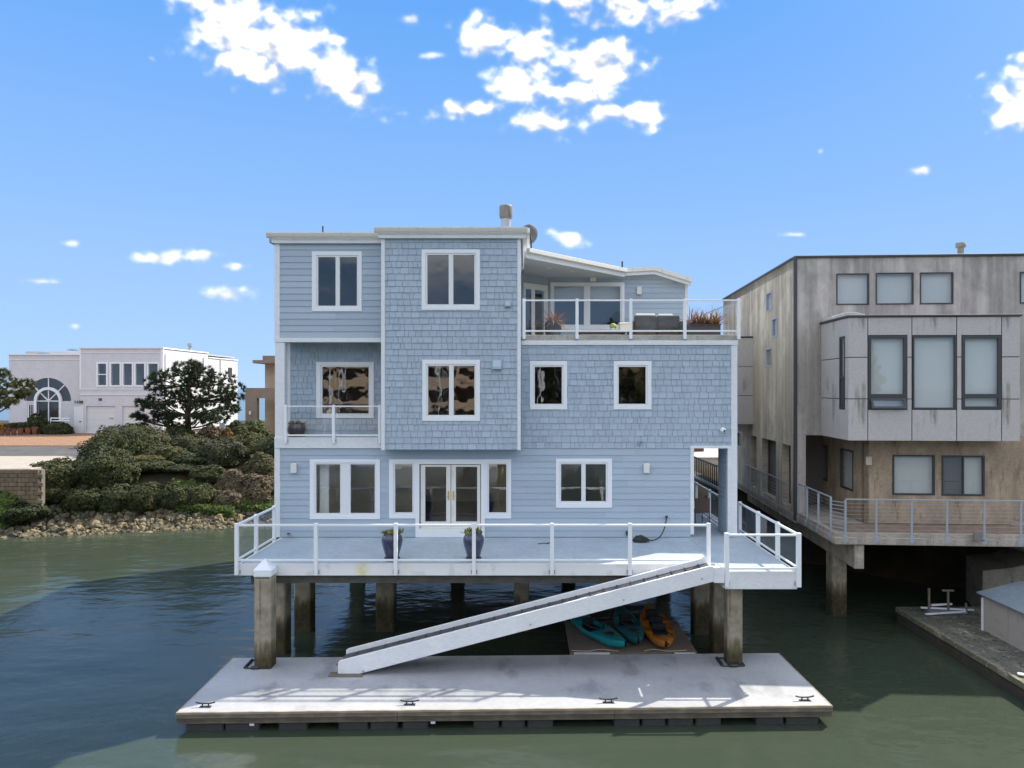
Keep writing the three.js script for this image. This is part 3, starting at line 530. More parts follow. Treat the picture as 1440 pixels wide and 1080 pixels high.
// ------------------------------------------------------------------ deck, railings, ramp
const ZD = 17.65, DX0 = -7.18, DX1 = U(1000, 17.65), ZQ = 16.95, QX0 = 4.74, QX1 = 6.46;
{
  const d = thing('waterfront_deck', 'pale blue-grey painted deck with white fascia in front of the blue house', 'deck');
  part('deck_surface', [box(DX0 + 0.05, QX0 + 0.02, DECK - 0.09, DECK - 0.004, -ZF + 0.02, -ZD - 0.05), box(QX0 + 0.021, QX1 - 0.05, DECK - 0.09, DECK - 0.004, -28, -ZQ - 0.05)], mt.deckPaint, d);
  part('fascia', [box(DX0, DX1, DECK - 0.29, DECK + 0.002, -ZD - 0.048, -ZD), box(DX0, DX0 + 0.048, DECK - 0.29, DECK + 0.002, -ZF + 0.05, -ZD - 0.05)], M([0.8, 0.8, 0.78], 0.55, { map: T.fascia }), d);
  part('fascia', [box(QX0, QX1, DECK - 0.43, DECK + 0.002, -ZQ - 0.048, -ZQ), box(QX1 - 0.048, QX1, DECK - 0.38, DECK + 0.002, -28, -ZQ - 0.05), box(QX0 - 0.05, QX0, DECK - 0.4, DECK - 0.006, -ZD - 0.05, -ZQ - 0.002)], mt.white, d, 'white boards round the landing end of the deck');
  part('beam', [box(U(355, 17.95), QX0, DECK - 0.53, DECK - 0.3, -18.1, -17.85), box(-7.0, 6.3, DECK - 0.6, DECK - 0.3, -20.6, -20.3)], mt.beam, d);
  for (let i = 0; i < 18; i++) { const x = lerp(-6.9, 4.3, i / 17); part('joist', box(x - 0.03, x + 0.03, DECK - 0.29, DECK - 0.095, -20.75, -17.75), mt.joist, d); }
}
{
  // post runs are plan points [x, z]
  const top = 3.84, low = 2.95, foot = DECK - 0.26, zr = -ZD + 0.06;
  let g = thing('glass_railing', 'long white glass railing along the front and left end of the deck', 'railing');
  const xs = [444.3, 556.5, 666.5, 776.2, 885.8, 996.3].map((p) => U(p, 17.59));
  railing(g, [[-7.16, -20.2], [-7.16, -18.85], [-7.16, zr], ...xs.map((x) => [x, zr])], { foot, top, low });
  g = thing('glass_railing', 'white glass railing round the landing at the right end of the deck', 'railing');
  const xr = QX1 + 0.01;
  railing(g, [[QX0 + 0.02, -ZQ + 0.06], [xr, -ZQ + 0.06], [xr, -18.3], [xr, -19.85], [xr, -21.55]], { foot: DECK - 0.36, top: 3.74, low: 2.92, post: 0.1 });
  g = thing('glass_railing', 'white glass railing of the side passage seen through the opening', 'railing');
  railing(g, [[6.05, -22.1], [6.05, -23.5], [6.05, -25.3], [6.05, -27.4]], { foot: DECK - 0.05, top: 3.84, low: 2.95, plateFoot: false });
  g = thing('glass_railing', 'white glass railing along the roof terrace edge', 'railing');
  const zt = -ZF + 0.085, Zt = 20.75, tx = [736.7, 811.4, 887, 962.9, 1038.6].map((p) => U(p, Zt));
  railing(g, [...tx.map((x) => [x, zt])], { foot: V(477, Zt), top: V(421.5, Zt), low: V(465.5, Zt), post: 0.085, rail: 0.04 });
  const yt = V(421.5, Zt); part('pane', sheet([tx[4], zt - 0.05], [tx[4], -24.9], V(465, Zt), yt - 0.02), mt.railGlass, g); part('side_rail', bar([tx[4], yt - 0.01, zt - 0.05], [tx[4], yt - 0.01, -24.9], 0.02, 0.02), mt.galv, g);
  g = thing('glass_railing', 'short white glass railing of the recessed balcony', 'railing');
  const zb = -ZF + 0.085, bxs = [401.7, 469.3, 534].map((p) => U(p, Zt));
  railing(g, [...bxs.map((x) => [x, zb])], { foot: V(623.5, Zt), top: V(570.5, Zt), low: V(612, Zt), post: 0.085, rail: 0.035, railW: 0.05 });
}
{
  // gangway from the deck landing down to the floating dock
  const g = thing('gangway', 'white sided gangway sloping from the deck down to the floating dock', 'gangway');
  const s = [[-4.45, 0.45], [-3.95, 0.45], [4.43, 2.63], [4.43, 2.98], [4.36, 3.0], [-4.4, 0.76], [-4.45, 0.72]];
  part('stringer', prism(poly(s), -16.8, 0.07, 0.008), mt.white, g); part('stringer', prism(poly(s.map(([x, y]) => [x + 0.02, y + 0.03])), -17.48, 0.07, 0.008), mt.white, g);
  part('walkway', bar([-4.42, 0.645, -17.175], [4.43, 2.885, -17.175], 0.6, 0.05), M([0.12, 0.122, 0.13], 0.9, { map: T.asphalt }), g);
  for (let i = 0; i < 26; i++) { const t = (i + 0.6) / 26, x = lerp(-4.3, 4.35, t), y = lerp(0.685, 2.895, t); part('tread_cleat', bar([x, y + 0.012, -16.88], [x, y + 0.012, -17.46], 0.035, 0.02), mt.dark, g); }
  part('landing', [box(4.432, QX0 - 0.052, 2.6, 2.96, -16.87, -16.8), box(4.435, QX0 - 0.06, 2.74, 2.82, -17.55, -16.88)], mt.white, g);
  part('foot_plate', [box(-4.66, -3.85, 0.424, 0.445, -16.95, -16.68), box(-4.66, -4.1, 0.424, 0.44, -17.62, -17.4)], mt.timber, g);
  for (const [x, y] of [[-3.85, 0.52], [0.1, 1.62], [2.3, 2.2], [4.15, 2.7]]) part('bolt', rod([x, y, -16.82], [x, y, -16.785], 0.022), mt.galv, g);
}

// ------------------------------------------------------------------ floating dock
const dock = thing('floating_dock', 'long pale grey floating dock in the foreground', 'dock', { at: [-7.32, 0, -14.88], turn: 0.024 });
{
  const L = 13.87, W = 3.0;
  part('dock_surface', box(0.03, L - 0.03, 0.345, 0.42, -W, -0.02, 0.004), mt.floatTop, dock);
  part('edge_trim', [box(0, L, 0.375, 0.426, -0.018, 0.03), box(0, 0.028, 0.375, 0.424, -W, -0.02), box(L - 0.028, L, 0.375, 0.424, -W, -0.02)], M([0.62, 0.57, 0.48], 0.8, { map: T.wood }), dock);
  for (const [a, b] of [[0.0, 4.6], [4.605, 9.2], [9.205, L]]) { part('rub_board', box(a, b, 0.29, 0.372, -0.06, 0.022), mt.timber, dock); part('rub_board', box(a, b, 0.17, 0.284, -0.06, 0.005), M([0.2, 0.175, 0.14], 0.9, { map: T.wood }), dock); }
  part('side_board', [box(0.001, 0.05, 0.17, 0.37, -W, -0.065), box(L - 0.05, L - 0.001, 0.17, 0.37, -W, -0.065), box(0.05, L - 0.05, 0.17, 0.34, -W - 0.002, -W + 0.05)], mt.timber, dock);
  for (const [a, b] of [[0.16, 0.95], [0.98, 1.7], [2.1, 2.7], [3.35, 3.98], [4.02, 4.6], [4.7, 5.25], [6.2, 6.75], [6.8, 7.3], [7.35, 7.9], [9.2, 9.75], [9.8, 10.3], [10.35, 10.9], [10.95, 11.5], [12.25, 12.85], [12.9, 13.6]]) part('float_drum', box(a, b, -0.25, 0.168, -W + 0.1, -0.05, 0.03), mt.drum, dock);
  for (const px of [1.5, 5.3]) part('reflector', box(px, px + 0.1, 0.1, 0.16, -0.05, -0.03), mt.trim, dock);
  const cleat = () => [rod([-0.07, 0.42, 0], [-0.06, 0.49, 0], 0.016), rod([0.07, 0.42, 0], [0.06, 0.49, 0], 0.016), tube([[-0.2, 0.515, 0], [-0.1, 0.492, 0], [0, 0.488, 0], [0.1, 0.492, 0], [0.2, 0.515, 0]], 0.017, 12, 8), box(-0.12, 0.12, 0.418, 0.43, -0.04, 0.04)];
  for (const x of [0.5, 4.83, 9.1, 13.38]) part('cleat', cleat().map((q) => q.translate(x, 0.004, -0.24)), mt.dark, dock);
  for (const [x, z] of [[0.83, -2.55], [12.42, -2.4]]) part('pile_guide', [-1, 1].flatMap((s) => [box(x + s * 0.26 - 0.035, x + s * 0.26 + 0.035, 0.4, 0.48, z - 0.26, z + 0.26, 0.02), box(x - 0.26, x + 0.26, 0.4, 0.45, z + s * 0.26 - 0.02, z + s * 0.26 + 0.02, 0.012)]).concat([rod([x - 0.09, 0.46, z + 0.29], [x + 0.09, 0.46, z + 0.29], 0.045)]), mt.dark, dock);
}

// ------------------------------------------------------------------ piles
const pileMat = M([0.45, 0.43, 0.38], 0.85, { map: T.pile, bumpMap: T.pile, bumpScale: 0.01 });
function pile(label, x, Z, w, top, group = 'square concrete piles under the deck') {
  const t = thing('concrete_pile', label, 'pile', { at: [x, 0, -Z], group });
  const g = box(-w / 2, w / 2, -1.2, top, -w / 2, w / 2, 0.035), uv = g.attributes.uv; for (let i = 0; i < uv.count; i++) uv.setXY(i, uv.getX(i) + x * 0.61 + Z * 0.37, uv.getY(i) + 1.2);
  part('shaft', g, pileMat, t); return t;
}
{
  const p = pile('capped pile rising at the left back corner of the floating dock', -6.37, 17.36, 0.41, V(811, 17.2), 'dock guide piles');
  const cap = new THREE.CylinderGeometry(0.02, 0.315, 0.24, 4, 1); cap.rotateY(Math.PI / 4); cap.translate(0, V(811, 17.2) + 0.28, 0); part('cap', [box(-0.222, 0.222, V(811, 17.2) - 0.01, V(811, 17.2) + 0.16, -0.222, 0.222, 0.03), cap], mt.trim, p, 'white pointed pile cap');
  pile('pile through the right back corner of the floating dock', U(1031.3, 17.55), 17.57, 0.37, DECK - 0.44, 'dock guide piles');
  pile('pile close behind the capped pile', -6.75, 19.45, 0.5, DECK - 0.3);
  pile('second pile from the left under the house', U(425, 21), 21.25, 0.5, DECK - 0.5);
  pile('pile under the double window', U(541, 21), 21.25, 0.53, DECK - 0.5);
  pile('pile behind the middle of the gangway', U(733.5, 21), 21.25, 0.45, DECK - 0.5);
  pile('front one of the two stained piles behind the right dock pile', 5.25, 19.3, 0.46, DECK - 0.3);
  pile('rear one of the two stained piles behind the right dock pile', 5.15, 21, 0.5, DECK - 0.5);
  for (const x of [-6.4, -2.6, 1.6, 5.2]) pile('dim pile in the rear row below the house', x, 27, 0.5, DECK - 0.5, 'rear row of piles below the house');
  const b = thing('pile_cap_beam', 'concrete cap beam across the piles below the house', 'beam'); part('beam', box(-7.1, 6.0, DECK - 0.52, DECK - 0.3, -21.6, -20.9, 0.02), mt.concrete, b);
}

// ------------------------------------------------------------------ kayaks and their raft
{
  const raft = thing('kayak_raft', 'low brown raft moored behind the dock carrying the kayaks', 'raft', { at: [1.15, 0, -18.72] });
  part('raft_deck', box(0, 3.36, 0.16, 0.24, -2.55, 0, 0.01), M([0.24, 0.19, 0.155], 0.9, { map: T.blotch }), raft); part('raft_float', [box(0.1, 1.5, -0.25, 0.158, -2.4, -0.05, 0.04), box(1.8, 3.2, -0.25, 0.158, -2.4, -0.05, 0.04)], mt.drum, raft);
  part('edge_strip', [box(0.1, 1.05, 0.2, 0.25, 0.001, 0.04), box(2.75, 3.3, 0.2, 0.25, 0.001, 0.04)], mt.white, raft);
  part('rope', [tube([[0.05, 0.26, -0.1], [0.5, 0.26, -0.06], [0.8, 0.28, -0.12], [1.3, 0.26, -0.05]], 0.012), tube([[1.95, 0.26, -0.05], [2.2, 0.27, -0.14], [2.6, 0.26, -0.06], [3.1, 0.27, -0.1]], 0.012)], M([0.5, 0.45, 0.33], 0.9), raft);
  function hull(L, W, H, sitOn) {                     // stations along -z from the bow
    const n = 36, m = 28, P = [], UV = [], I = [];
    for (let i = 0; i <= n; i++) {
      const t = i / n, z = -t * L, w = W / 2 * Math.pow(Math.sin(Math.PI * clamp(t * 0.98 + 0.01)), 0.72), rise = 0.07 * Math.pow(Math.abs(2 * t - 1), 3.2);
      for (let j = 0; j <= m; j++) {
        const a = j / m * 2 * Math.PI, c = Math.cos(a), s = Math.sin(a);
        let x = Math.sign(c) * Math.pow(Math.abs(c), 0.75) * w, y = s > 0 ? 0.22 * H * Math.pow(s, 0.8) + 0.62 * H : 0.62 * H + Math.sign(s) * Math.pow(-s, 0.7) * 0.6 * H * (0.25 + 0.75 * Math.min(1, w / (W * 0.3)));
        y += s > -0.2 ? rise : rise * 0.8;
        if (s > 0.25 && sitOn && t > 0.14 && t < 0.88) y -= 0.4 * H * sstep(0.25, 0.7, s) * sstep(0.14, 0.22, t) * (1 - sstep(0.8, 0.88, t)) * (0.7 + 0.3 * Math.cos(t * 26));
        if (s > 0.4 && !sitOn && t > 0.4 && t < 0.66) y -= 0.62 * H * sstep(0.4, 0.62, s) * sstep(0.4, 0.44, t) * (1 - sstep(0.62, 0.66, t));
        P.push(x, y, z); UV.push(j / m, t * 3);
      }
    }
    for (let i = 0; i < n; i++) for (let j = 0; j < m; j++) { const a = i * (m + 1) + j; I.push(a, a + m + 1, a + 1, a + 1, a + m + 1, a + m + 2); }
    const g = new THREE.BufferGeometry(); g.setAttribute('position', new THREE.Float32BufferAttribute(P, 3)); g.setAttribute('uv', new THREE.Float32BufferAttribute(UV, 2)); g.setIndex(I); g.computeVertexNormals(); return g;
  }
  const teal = M([0.015, 0.33, 0.36], 0.38, { map: T.glaze }), teal2 = M([0.02, 0.2, 0.22], 0.42, { map: T.glaze }), orange = M([0.75, 0.27, 0.04], 0.38, { map: T.glaze });
  const ell = (rx, rz, y, z, dip = 0) => Array.from({ length: 16 }, (_, i) => { const a = i / 16 * 2 * Math.PI; return [rx * Math.cos(a), y + dip * Math.cos(2 * a), z + rz * Math.sin(a)]; });
  function kayak(label, at, turn, mat, sitOn, L, W) {
    const k = thing('kayak', label, 'kayak', { at, turn, group: 'kayaks on the raft' }), H = 0.33;
    part('hull', hull(L, W, H, sitOn), mat, k);
    if (!sitOn) { const z = -L * 0.53; part('cockpit_rim', tube(ell(W * 0.29, L * 0.135, H * 0.86, z, 0.015), 0.022, 48, 8, true), mt.dark, k); part('seat', [box(-0.19, 0.19, 0.12, 0.17, z - 0.32, z + 0.05, 0.03), box(-0.18, 0.18, 0.15, 0.36, z - 0.36, z - 0.31, 0.02)], mt.black, k); part('hatch_cover', lathe([[0.13, 0], [0.14, 0.012], [0.12, 0.024], [0.001, 0.03]], 20, [0, H * 0.84, -L * 0.25]), mt.dark, k); }
    else { for (const t of [0.3, 0.48, 0.68]) part('seat', [box(-0.2, 0.2, 0.2, 0.25, -L * t - 0.2, -L * t + 0.1, 0.03), box(-0.2, 0.2, 0.22, 0.42, -L * t - 0.24, -L * t - 0.19, 0.02)], mt.black, k); part('strap', [tube([[-0.24, 0.3, -L * 0.2], [-0.1, 0.29, -L * 0.33], [-0.2, 0.3, -L * 0.45]], 0.012), tube([[0.24, 0.3, -L * 0.2], [0.12, 0.29, -L * 0.33], [0.2, 0.3, -L * 0.45]], 0.012)], mt.black, k); }
    part('deck_cord', [tube([[-W * 0.2, H * 0.88, -L * 0.16], [0, H * 0.92, -L * 0.2], [W * 0.22, H * 0.88, -L * 0.29]], 0.009), tube([[W * 0.2, H * 0.88, -L * 0.16], [0, H * 0.93, -L * 0.2], [-W * 0.22, H * 0.88, -L * 0.29]], 0.009)], mt.dark, k);
    part('toggle', [tube([[0, H * 0.95, -0.06], [0, H * 1.02, 0.04], [0.03, H * 0.9, 0.07]], 0.009), rod([-0.05, H * 0.88, 0.07], [0.07, H * 0.88, 0.07], 0.016)], mt.black, k);
  }
  kayak('bright teal kayak lying diagonally at the left of the raft', [2.6, 0.245, -18.6], 0.42, teal, false, 3.2, 0.78);
  kayak('darker teal kayak in the middle between the bright teal and the orange one', [2.98, 0.245, -18.85], 0.04, teal2, false, 3.0, 0.76);
  kayak('orange sit-on-top kayak at the right of the raft', [3.66, 0.245, -18.58], -0.03, orange, true, 3.3, 0.9);
}

// ------------------------------------------------------------------ things on the deck, balcony and terrace
function blades(n, len, spread, w, seed, droop = 0.6, colors) {    // strap leaves from a common base
  const r = rng(seed), P = [], C = [], N = 5;
  for (let i = 0; i < n; i++) {
    const a = r() * 6.283, tilt = spread * Math.sqrt(r()), L = len * (0.6 + 0.4 * r()), bx = (r() - 0.5) * 0.14, bz = (r() - 0.5) * 0.14, col = colors[Math.floor(r() * colors.length)], k = 0.75 + 0.5 * r();
    let px = bx, py = 0, pz = bz, th = tilt; const pts = [];
    for (let j = 0; j <= N; j++) { pts.push([px, py, pz]); px += Math.cos(a) * Math.sin(th) * L / N; pz += Math.sin(a) * Math.sin(th) * L / N; py += Math.cos(th) * L / N; th += droop * (0.4 + r()) / N * (0.3 + tilt); }
    const sx = -Math.sin(a), sz = Math.cos(a);
    for (let j = 0; j < N; j++) {
      const w0 = w * (1 - Math.pow(j / N, 2)) * 0.5, w1 = w * (1 - Math.pow((j + 1) / N, 2)) * 0.5, A = pts[j], B = pts[j + 1];
      const q = [[A[0] - sx * w0, A[1], A[2] - sz * w0], [A[0] + sx * w0, A[1], A[2] + sz * w0], [B[0] + sx * w1, B[1], B[2] + sz * w1], [B[0] - sx * w1, B[1], B[2] - sz * w1]];
      for (const m of [0, 1, 2, 0, 2, 3]) { P.push(...q[m]); C.push(...col.map((x) => x * k)); }
    }
  }
  const g = new THREE.BufferGeometry(); g.setAttribute('position', new THREE.Float32BufferAttribute(P, 3)); g.setAttribute('color', new THREE.Float32BufferAttribute(C, 3)); g.computeVertexNormals(); return g;
}
const leafMat = MP([1, 1, 1], 0.75, { vertexColors: true, side: THREE.DoubleSide, transmission: 0.35, thickness: 0, specularIntensity: 0.4 });
const cobalt = MP([0.018, 0.03, 0.1], 0.25, { clearcoat: 0.7, clearcoatRoughness: 0.12, map: T.glaze });
{
  const prof = [[0.001, 0], [0.15, 0], [0.165, 0.02], [0.2, 0.15], [0.25, 0.32], [0.27, 0.44], [0.255, 0.53], [0.21, 0.585], [0.225, 0.62], [0.215, 0.635], [0.19, 0.615], [0.19, 0.55], [0.001, 0.54]];
  [['tall cobalt blue glazed pot with succulents left of the double doors', 551.5, 3], ['tall cobalt blue glazed pot with succulents under the right door leaf', 666, 8]].forEach(([label, px, seed], i) => {
    const t = thing('planter_pot', label, 'planter', { at: [U(px, 18.05), DECK, -18.05], turn: i, group: 'blue pots on the deck' });
    part('stand', [lathe([[0.001, 0.045], [0.2, 0.045], [0.2, 0.07], [0.001, 0.07]], 20), ...[0, 1, 2].map((k) => box(-0.03, 0.03, 0, 0.05, -0.03, 0.03).translate(0.15 * Math.cos(k * 2.1), 0, 0.15 * Math.sin(k * 2.1)))], mt.dark, t);
    part('pot', lathe(prof, 36, [0, 0.07, 0]), cobalt, t); part('soil', lathe([[0.001, 0], [0.19, 0]], 20, [0, 0.64, 0]), mt.cavity, t);
    const gs = []; const r = rng(seed * 77); for (let k = 0; k < 11; k++) { const a = r() * 6.28, d = 0.2 * Math.sqrt(r()); const b = blades(16, 0.1 + 0.08 * r(), 1.25, 0.045, seed * 31 + k, 0.1, [[0.2, 0.26, 0.05], [0.28, 0.3, 0.07], [0.14, 0.2, 0.06], [0.3, 0.2, 0.09]]); b.translate(d * Math.cos(a) * 1.25, 0.65 + r() * 0.09, d * Math.sin(a)); gs.push(b); }
    part('succulents', gs, leafMat, t);
  });
  let t = thing('planter_pot', 'round dark pot with a low plant on the recessed balcony', 'planter', { at: [U(416.5, 21.2), V(616.5, ZF), -21.25] });
  part('pot', lathe([[0.001, 0], [0.17, 0], [0.23, 0.08], [0.265, 0.2], [0.26, 0.3], [0.235, 0.36], [0.25, 0.38], [0.22, 0.38], [0.2, 0.33], [0.001, 0.33]], 32, [0, 0.03, 0]), MP([0.045, 0.045, 0.055], 0.3, { clearcoat: 0.5, map: T.glaze }), t); part('saucer', lathe([[0.001, 0], [0.22, 0], [0.25, 0.04], [0.001, 0.03]], 24), M([0.25, 0.22, 0.18], 0.8), t);
  part('foliage', [0, 1, 2, 3, 4].map((k) => blades(22, 0.2, 1.2, 0.05, 60 + k, 0.3, [[0.09, 0.13, 0.05], [0.13, 0.16, 0.06]]).translate((k - 2) * 0.07, 0.36, (k % 2) * 0.08)), leafMat, t);
  const flax = [[0.3, 0.12, 0.05], [0.36, 0.17, 0.07], [0.22, 0.08, 0.045], [0.42, 0.25, 0.1], [0.2, 0.15, 0.06]];
  t = thing('planter_pot', 'charcoal pot of bronze flax before the terrace windows', 'planter', { at: [U(778, 22.2), TERR, -22.2] });
  part('pot', lathe([[0.001, 0], [0.19, 0], [0.23, 0.08], [0.26, 0.24], [0.265, 0.46], [0.25, 0.52], [0.23, 0.52], [0.22, 0.46], [0.001, 0.44]], 30), MP([0.04, 0.045, 0.06], 0.4, { clearcoat: 0.3 }), t); part('leaves', blades(120, 0.78, 1.35, 0.035, 91, 0.9, flax).translate(0, 0.45, 0), leafMat, t);
  t = thing('planter_box', 'dark trough of orange bronze flax at the right end of the terrace', 'planter', { at: [U(992, 22.3), TERR, -22.3] });
  part('trough', [box(-0.6, 0.42, 0, 0.42, -0.22, 0.22, 0.015), box(-0.62, 0.44, 0.42, 0.46, -0.24, 0.24, 0.01)], M([0.06, 0.055, 0.05], 0.7), t);
  part('leaves', [-0.45, -0.15, 0.12, 0.34].map((x, i) => blades(70, 0.8, 1.15, 0.034, 120 + i, 0.9, flax).translate(x, 0.42, 0)), leafMat, t);
  t = thing('outdoor_sofa', 'grey wicker sofa with white cushions on the terrace', 'sofa', { at: [U(921, 23), TERR, -23] });
  const wick = M([0.12, 0.11, 0.1], 0.85, { map: T.wood });
  part('backrest', [box(-0.72, -0.01, 0.1, 0.78, 0.28, 0.4, 0.03), box(0.01, 0.72, 0.1, 0.78, 0.28, 0.4, 0.03)], wick, t); part('seat', box(-0.72, 0.72, 0.1, 0.36, -0.4, 0.27, 0.03), wick, t); for (const s of [-1, 1]) part('armrest', box(s * 0.73, s * 0.85, 0.1, 0.6, -0.4, 0.4, 0.02), wick, t);
  part('cushion', [box(-0.7, -0.02, 0.38, 0.86, 0.1, 0.27, 0.06), box(0.02, 0.55, 0.38, 0.85, 0.1, 0.27, 0.06)], mt.blind, t);
  for (const [x, z] of [[-0.65, -0.33], [0.65, -0.33], [-0.65, 0.33], [0.65, 0.33]]) part('leg', box(x - 0.03, x + 0.03, 0, 0.1, z - 0.03, z + 0.03), mt.dark, t);
  t = thing('low_table', 'long dark low table below the terrace windows', 'table', { at: [U(845, 22.6), TERR, -22.6] });
  part('table_top', box(-0.75, 0.75, 0.2, 0.25, -0.3, 0.3), wick, t); for (const [x, z] of [[-0.7, -0.25], [0.7, -0.25], [-0.7, 0.25], [0.7, 0.25]]) part('leg', box(x - 0.03, x + 0.03, 0, 0.2, z - 0.03, z + 0.03), mt.dark, t);
  t = thing('planter_pot', 'cream square pot on the low terrace table', 'planter', { at: [U(877.5, 22.4), TERR + 0.25, -22.4] }); part('pot', [box(-0.15, 0.15, 0, 0.22, -0.15, 0.15, 0.02), box(-0.17, 0.17, 0.21, 0.27, -0.17, 0.17, 0.02)], M([0.7, 0.66, 0.56], 0.6), t); part('soil', box(-0.13, 0.13, 0.25, 0.276, -0.13, 0.13), mt.cavity, t);
  t = thing('planter_pot', 'small pot with a yellow green cactus on the low terrace table', 'planter', { at: [U(862, 22.4), TERR + 0.25, -22.4] }); part('pot', lathe([[0.001, 0], [0.06, 0], [0.09, 0.1], [0.001, 0.1]], 20), M([0.55, 0.56, 0.5], 0.6), t);
  const cac = new THREE.SphereGeometry(0.1, 20, 14); { const p = cac.attributes.position; for (let i = 0; i < p.count; i++) { const a = Math.atan2(p.getZ(i), p.getX(i)), k = 1 + 0.08 * Math.cos(a * 10); p.setXYZ(i, p.getX(i) * k, p.getY(i), p.getZ(i) * k); } cac.computeVertexNormals(); } cac.translate(0, 0.16, 0); part('cactus', cac, M([0.3, 0.36, 0.08], 0.7), t);

  t = thing('garden_hose', 'dark hose lying in a heap on the deck by the wall tap', 'hose', { at: [U(906, 20.2), DECK, -20.2] });
  const r = rng(5); const heap = []; for (let k = 0; k < 4; k++) heap.push(tube(Array.from({ length: 9 }, (_, i) => [(-0.12 + 0.24 * Math.cos(i / 9 * 6.28) * (1 - k * 0.2)) + r() * 0.04, 0.03 + k * 0.035 + r() * 0.03, 0.16 * Math.sin(i / 9 * 6.28) * (1 - k * 0.18)]), 0.019, 60, 8, true));
  part('coil', heap, mt.black, t); part('cover', (() => { const g = new THREE.SphereGeometry(0.2, 18, 10, 0, 6.3, 0, 1.57); g.scale(1, 0.85, 0.7); const p = g.attributes.position; for (let i = 0; i < p.count; i++) p.setY(i, p.getY(i) * (1 + 0.5 * n3(p.getX(i) * 9, 1, p.getZ(i) * 9))); g.computeVertexNormals(); g.translate(-0.12, 0.01, 0); return g; })(), M([0.035, 0.032, 0.028], 0.8), t);
  part('supply_line', tube([[0.1, 0.04, 0], [0.3, 0.03, -0.1], [0.52, 0.1, -0.3], [0.66, 0.3, -0.45], [0.73, 0.52, -0.53]], 0.016, 40, 8), mt.black, t); part('tap', [rod([0.73, 0.52, -0.53], [0.74, 0.6, -0.56], 0.022), rod([0.74, 0.6, -0.5], [0.74, 0.6, -0.63], 0.028), box(0.7, 0.78, 0.62, 0.64, -0.55, -0.5)], mt.dark, t);
  t = thing('hose_bib', 'small dark tap low on the wall left of the double window', 'tap', { at: [U(407.5, ZF), V(751, ZF), -ZF + 0.02] }); part('valve', [rod([0, 0, 0], [0, 0, 0.1], 0.02), rod([0, -0.08, 0.09], [0, 0.02, 0.09], 0.018)], mt.galv, t); part('handle', lathe([[0.001, 0], [0.05, 0], [0.05, 0.018], [0.001, 0.018]], 14, [0, 0.025, 0.09]), mt.black, t);
  t = thing('power_outlet', 'small dark outlet on the wall behind a railing post', 'outlet', { at: [U(882.3, ZF), V(749.5, ZF), -ZF + 0.02] }); part('cover', box(-0.05, 0.05, -0.06, 0.07, 0, 0.05, 0.01), mt.black, t); part('lid', box(-0.04, 0.04, -0.05, 0.06, 0.05, 0.06), mt.dark, t);
  t = thing('pole_hook', 'short dark stick lying on the deck below the right window', 'stick', { at: [U(763, 19.9), DECK, -19.9], turn: 0.2 }); part('shaft', tube([[-0.14, 0.015, 0.02], [0, 0.025, 0], [0.14, 0.015, 0.01]], 0.012), mt.black, t); part('tip', rod([0.13, 0.015, 0.01], [0.2, 0.03, 0], 0.018), mt.dark, t);
  t = thing('patio_chair', 'brown fabric chair in the side passage', 'chair', { at: [U(985, 22.7), DECK, -22.9], turn: 0.25 });
  const brown = M([0.16, 0.105, 0.08], 0.85); part('backrest', box(-0.26, 0.26, 0.42, 0.86, 0.2, 0.25, 0.015), brown, t); part('seat', box(-0.27, 0.27, 0.38, 0.44, -0.28, 0.24, 0.015), brown, t); for (const [x, z] of [[-0.25, -0.25], [0.25, -0.25], [-0.25, 0.22], [0.25, 0.22]]) part('leg', rod([x, 0, z], [x, 0.4, z], 0.015), mt.black, t);
}

// ------------------------------------------------------------------ the concrete house on the right
const NA = 0.064, NC = [9.1, 24.0], sa = Math.sin(NA), ca = Math.cos(NA);
const nDepth = (x, z) => NC[1] - (x * sa + z * ca);
const nX = (px, z) => { const p = (px - 740) / 1000; return (p * (NC[1] - z * ca) - NC[0] + z * sa) / (ca + p * sa); };       // along the front, on the plane z
const nZ = (px, x) => { const p = (px - 740) / 1000; return (NC[0] + x * ca - p * (NC[1] - x * sa)) / (sa - p * ca); };        // along the depth, on the plane x
const nY = (py, x, z) => EYE - (py - 546) / 1000 * nDepth(x, z);
const nF = (a, b, t, bo, z) => { const x0 = nX(a, z), x1 = nX(b, z), m = (x0 + x1) / 2; return [x0, x1, nY(bo, m, z), nY(t, m, z)]; };
const ch = thing('concrete_house', 'weathered grey concrete house with a panelled bay on the right', 'house', { at: [NC[0], 0, -NC[1]], turn: -NA });
const NDECK = 2.95;
const dz = nZ(1017, 0);                                  // how far the left wall runs back
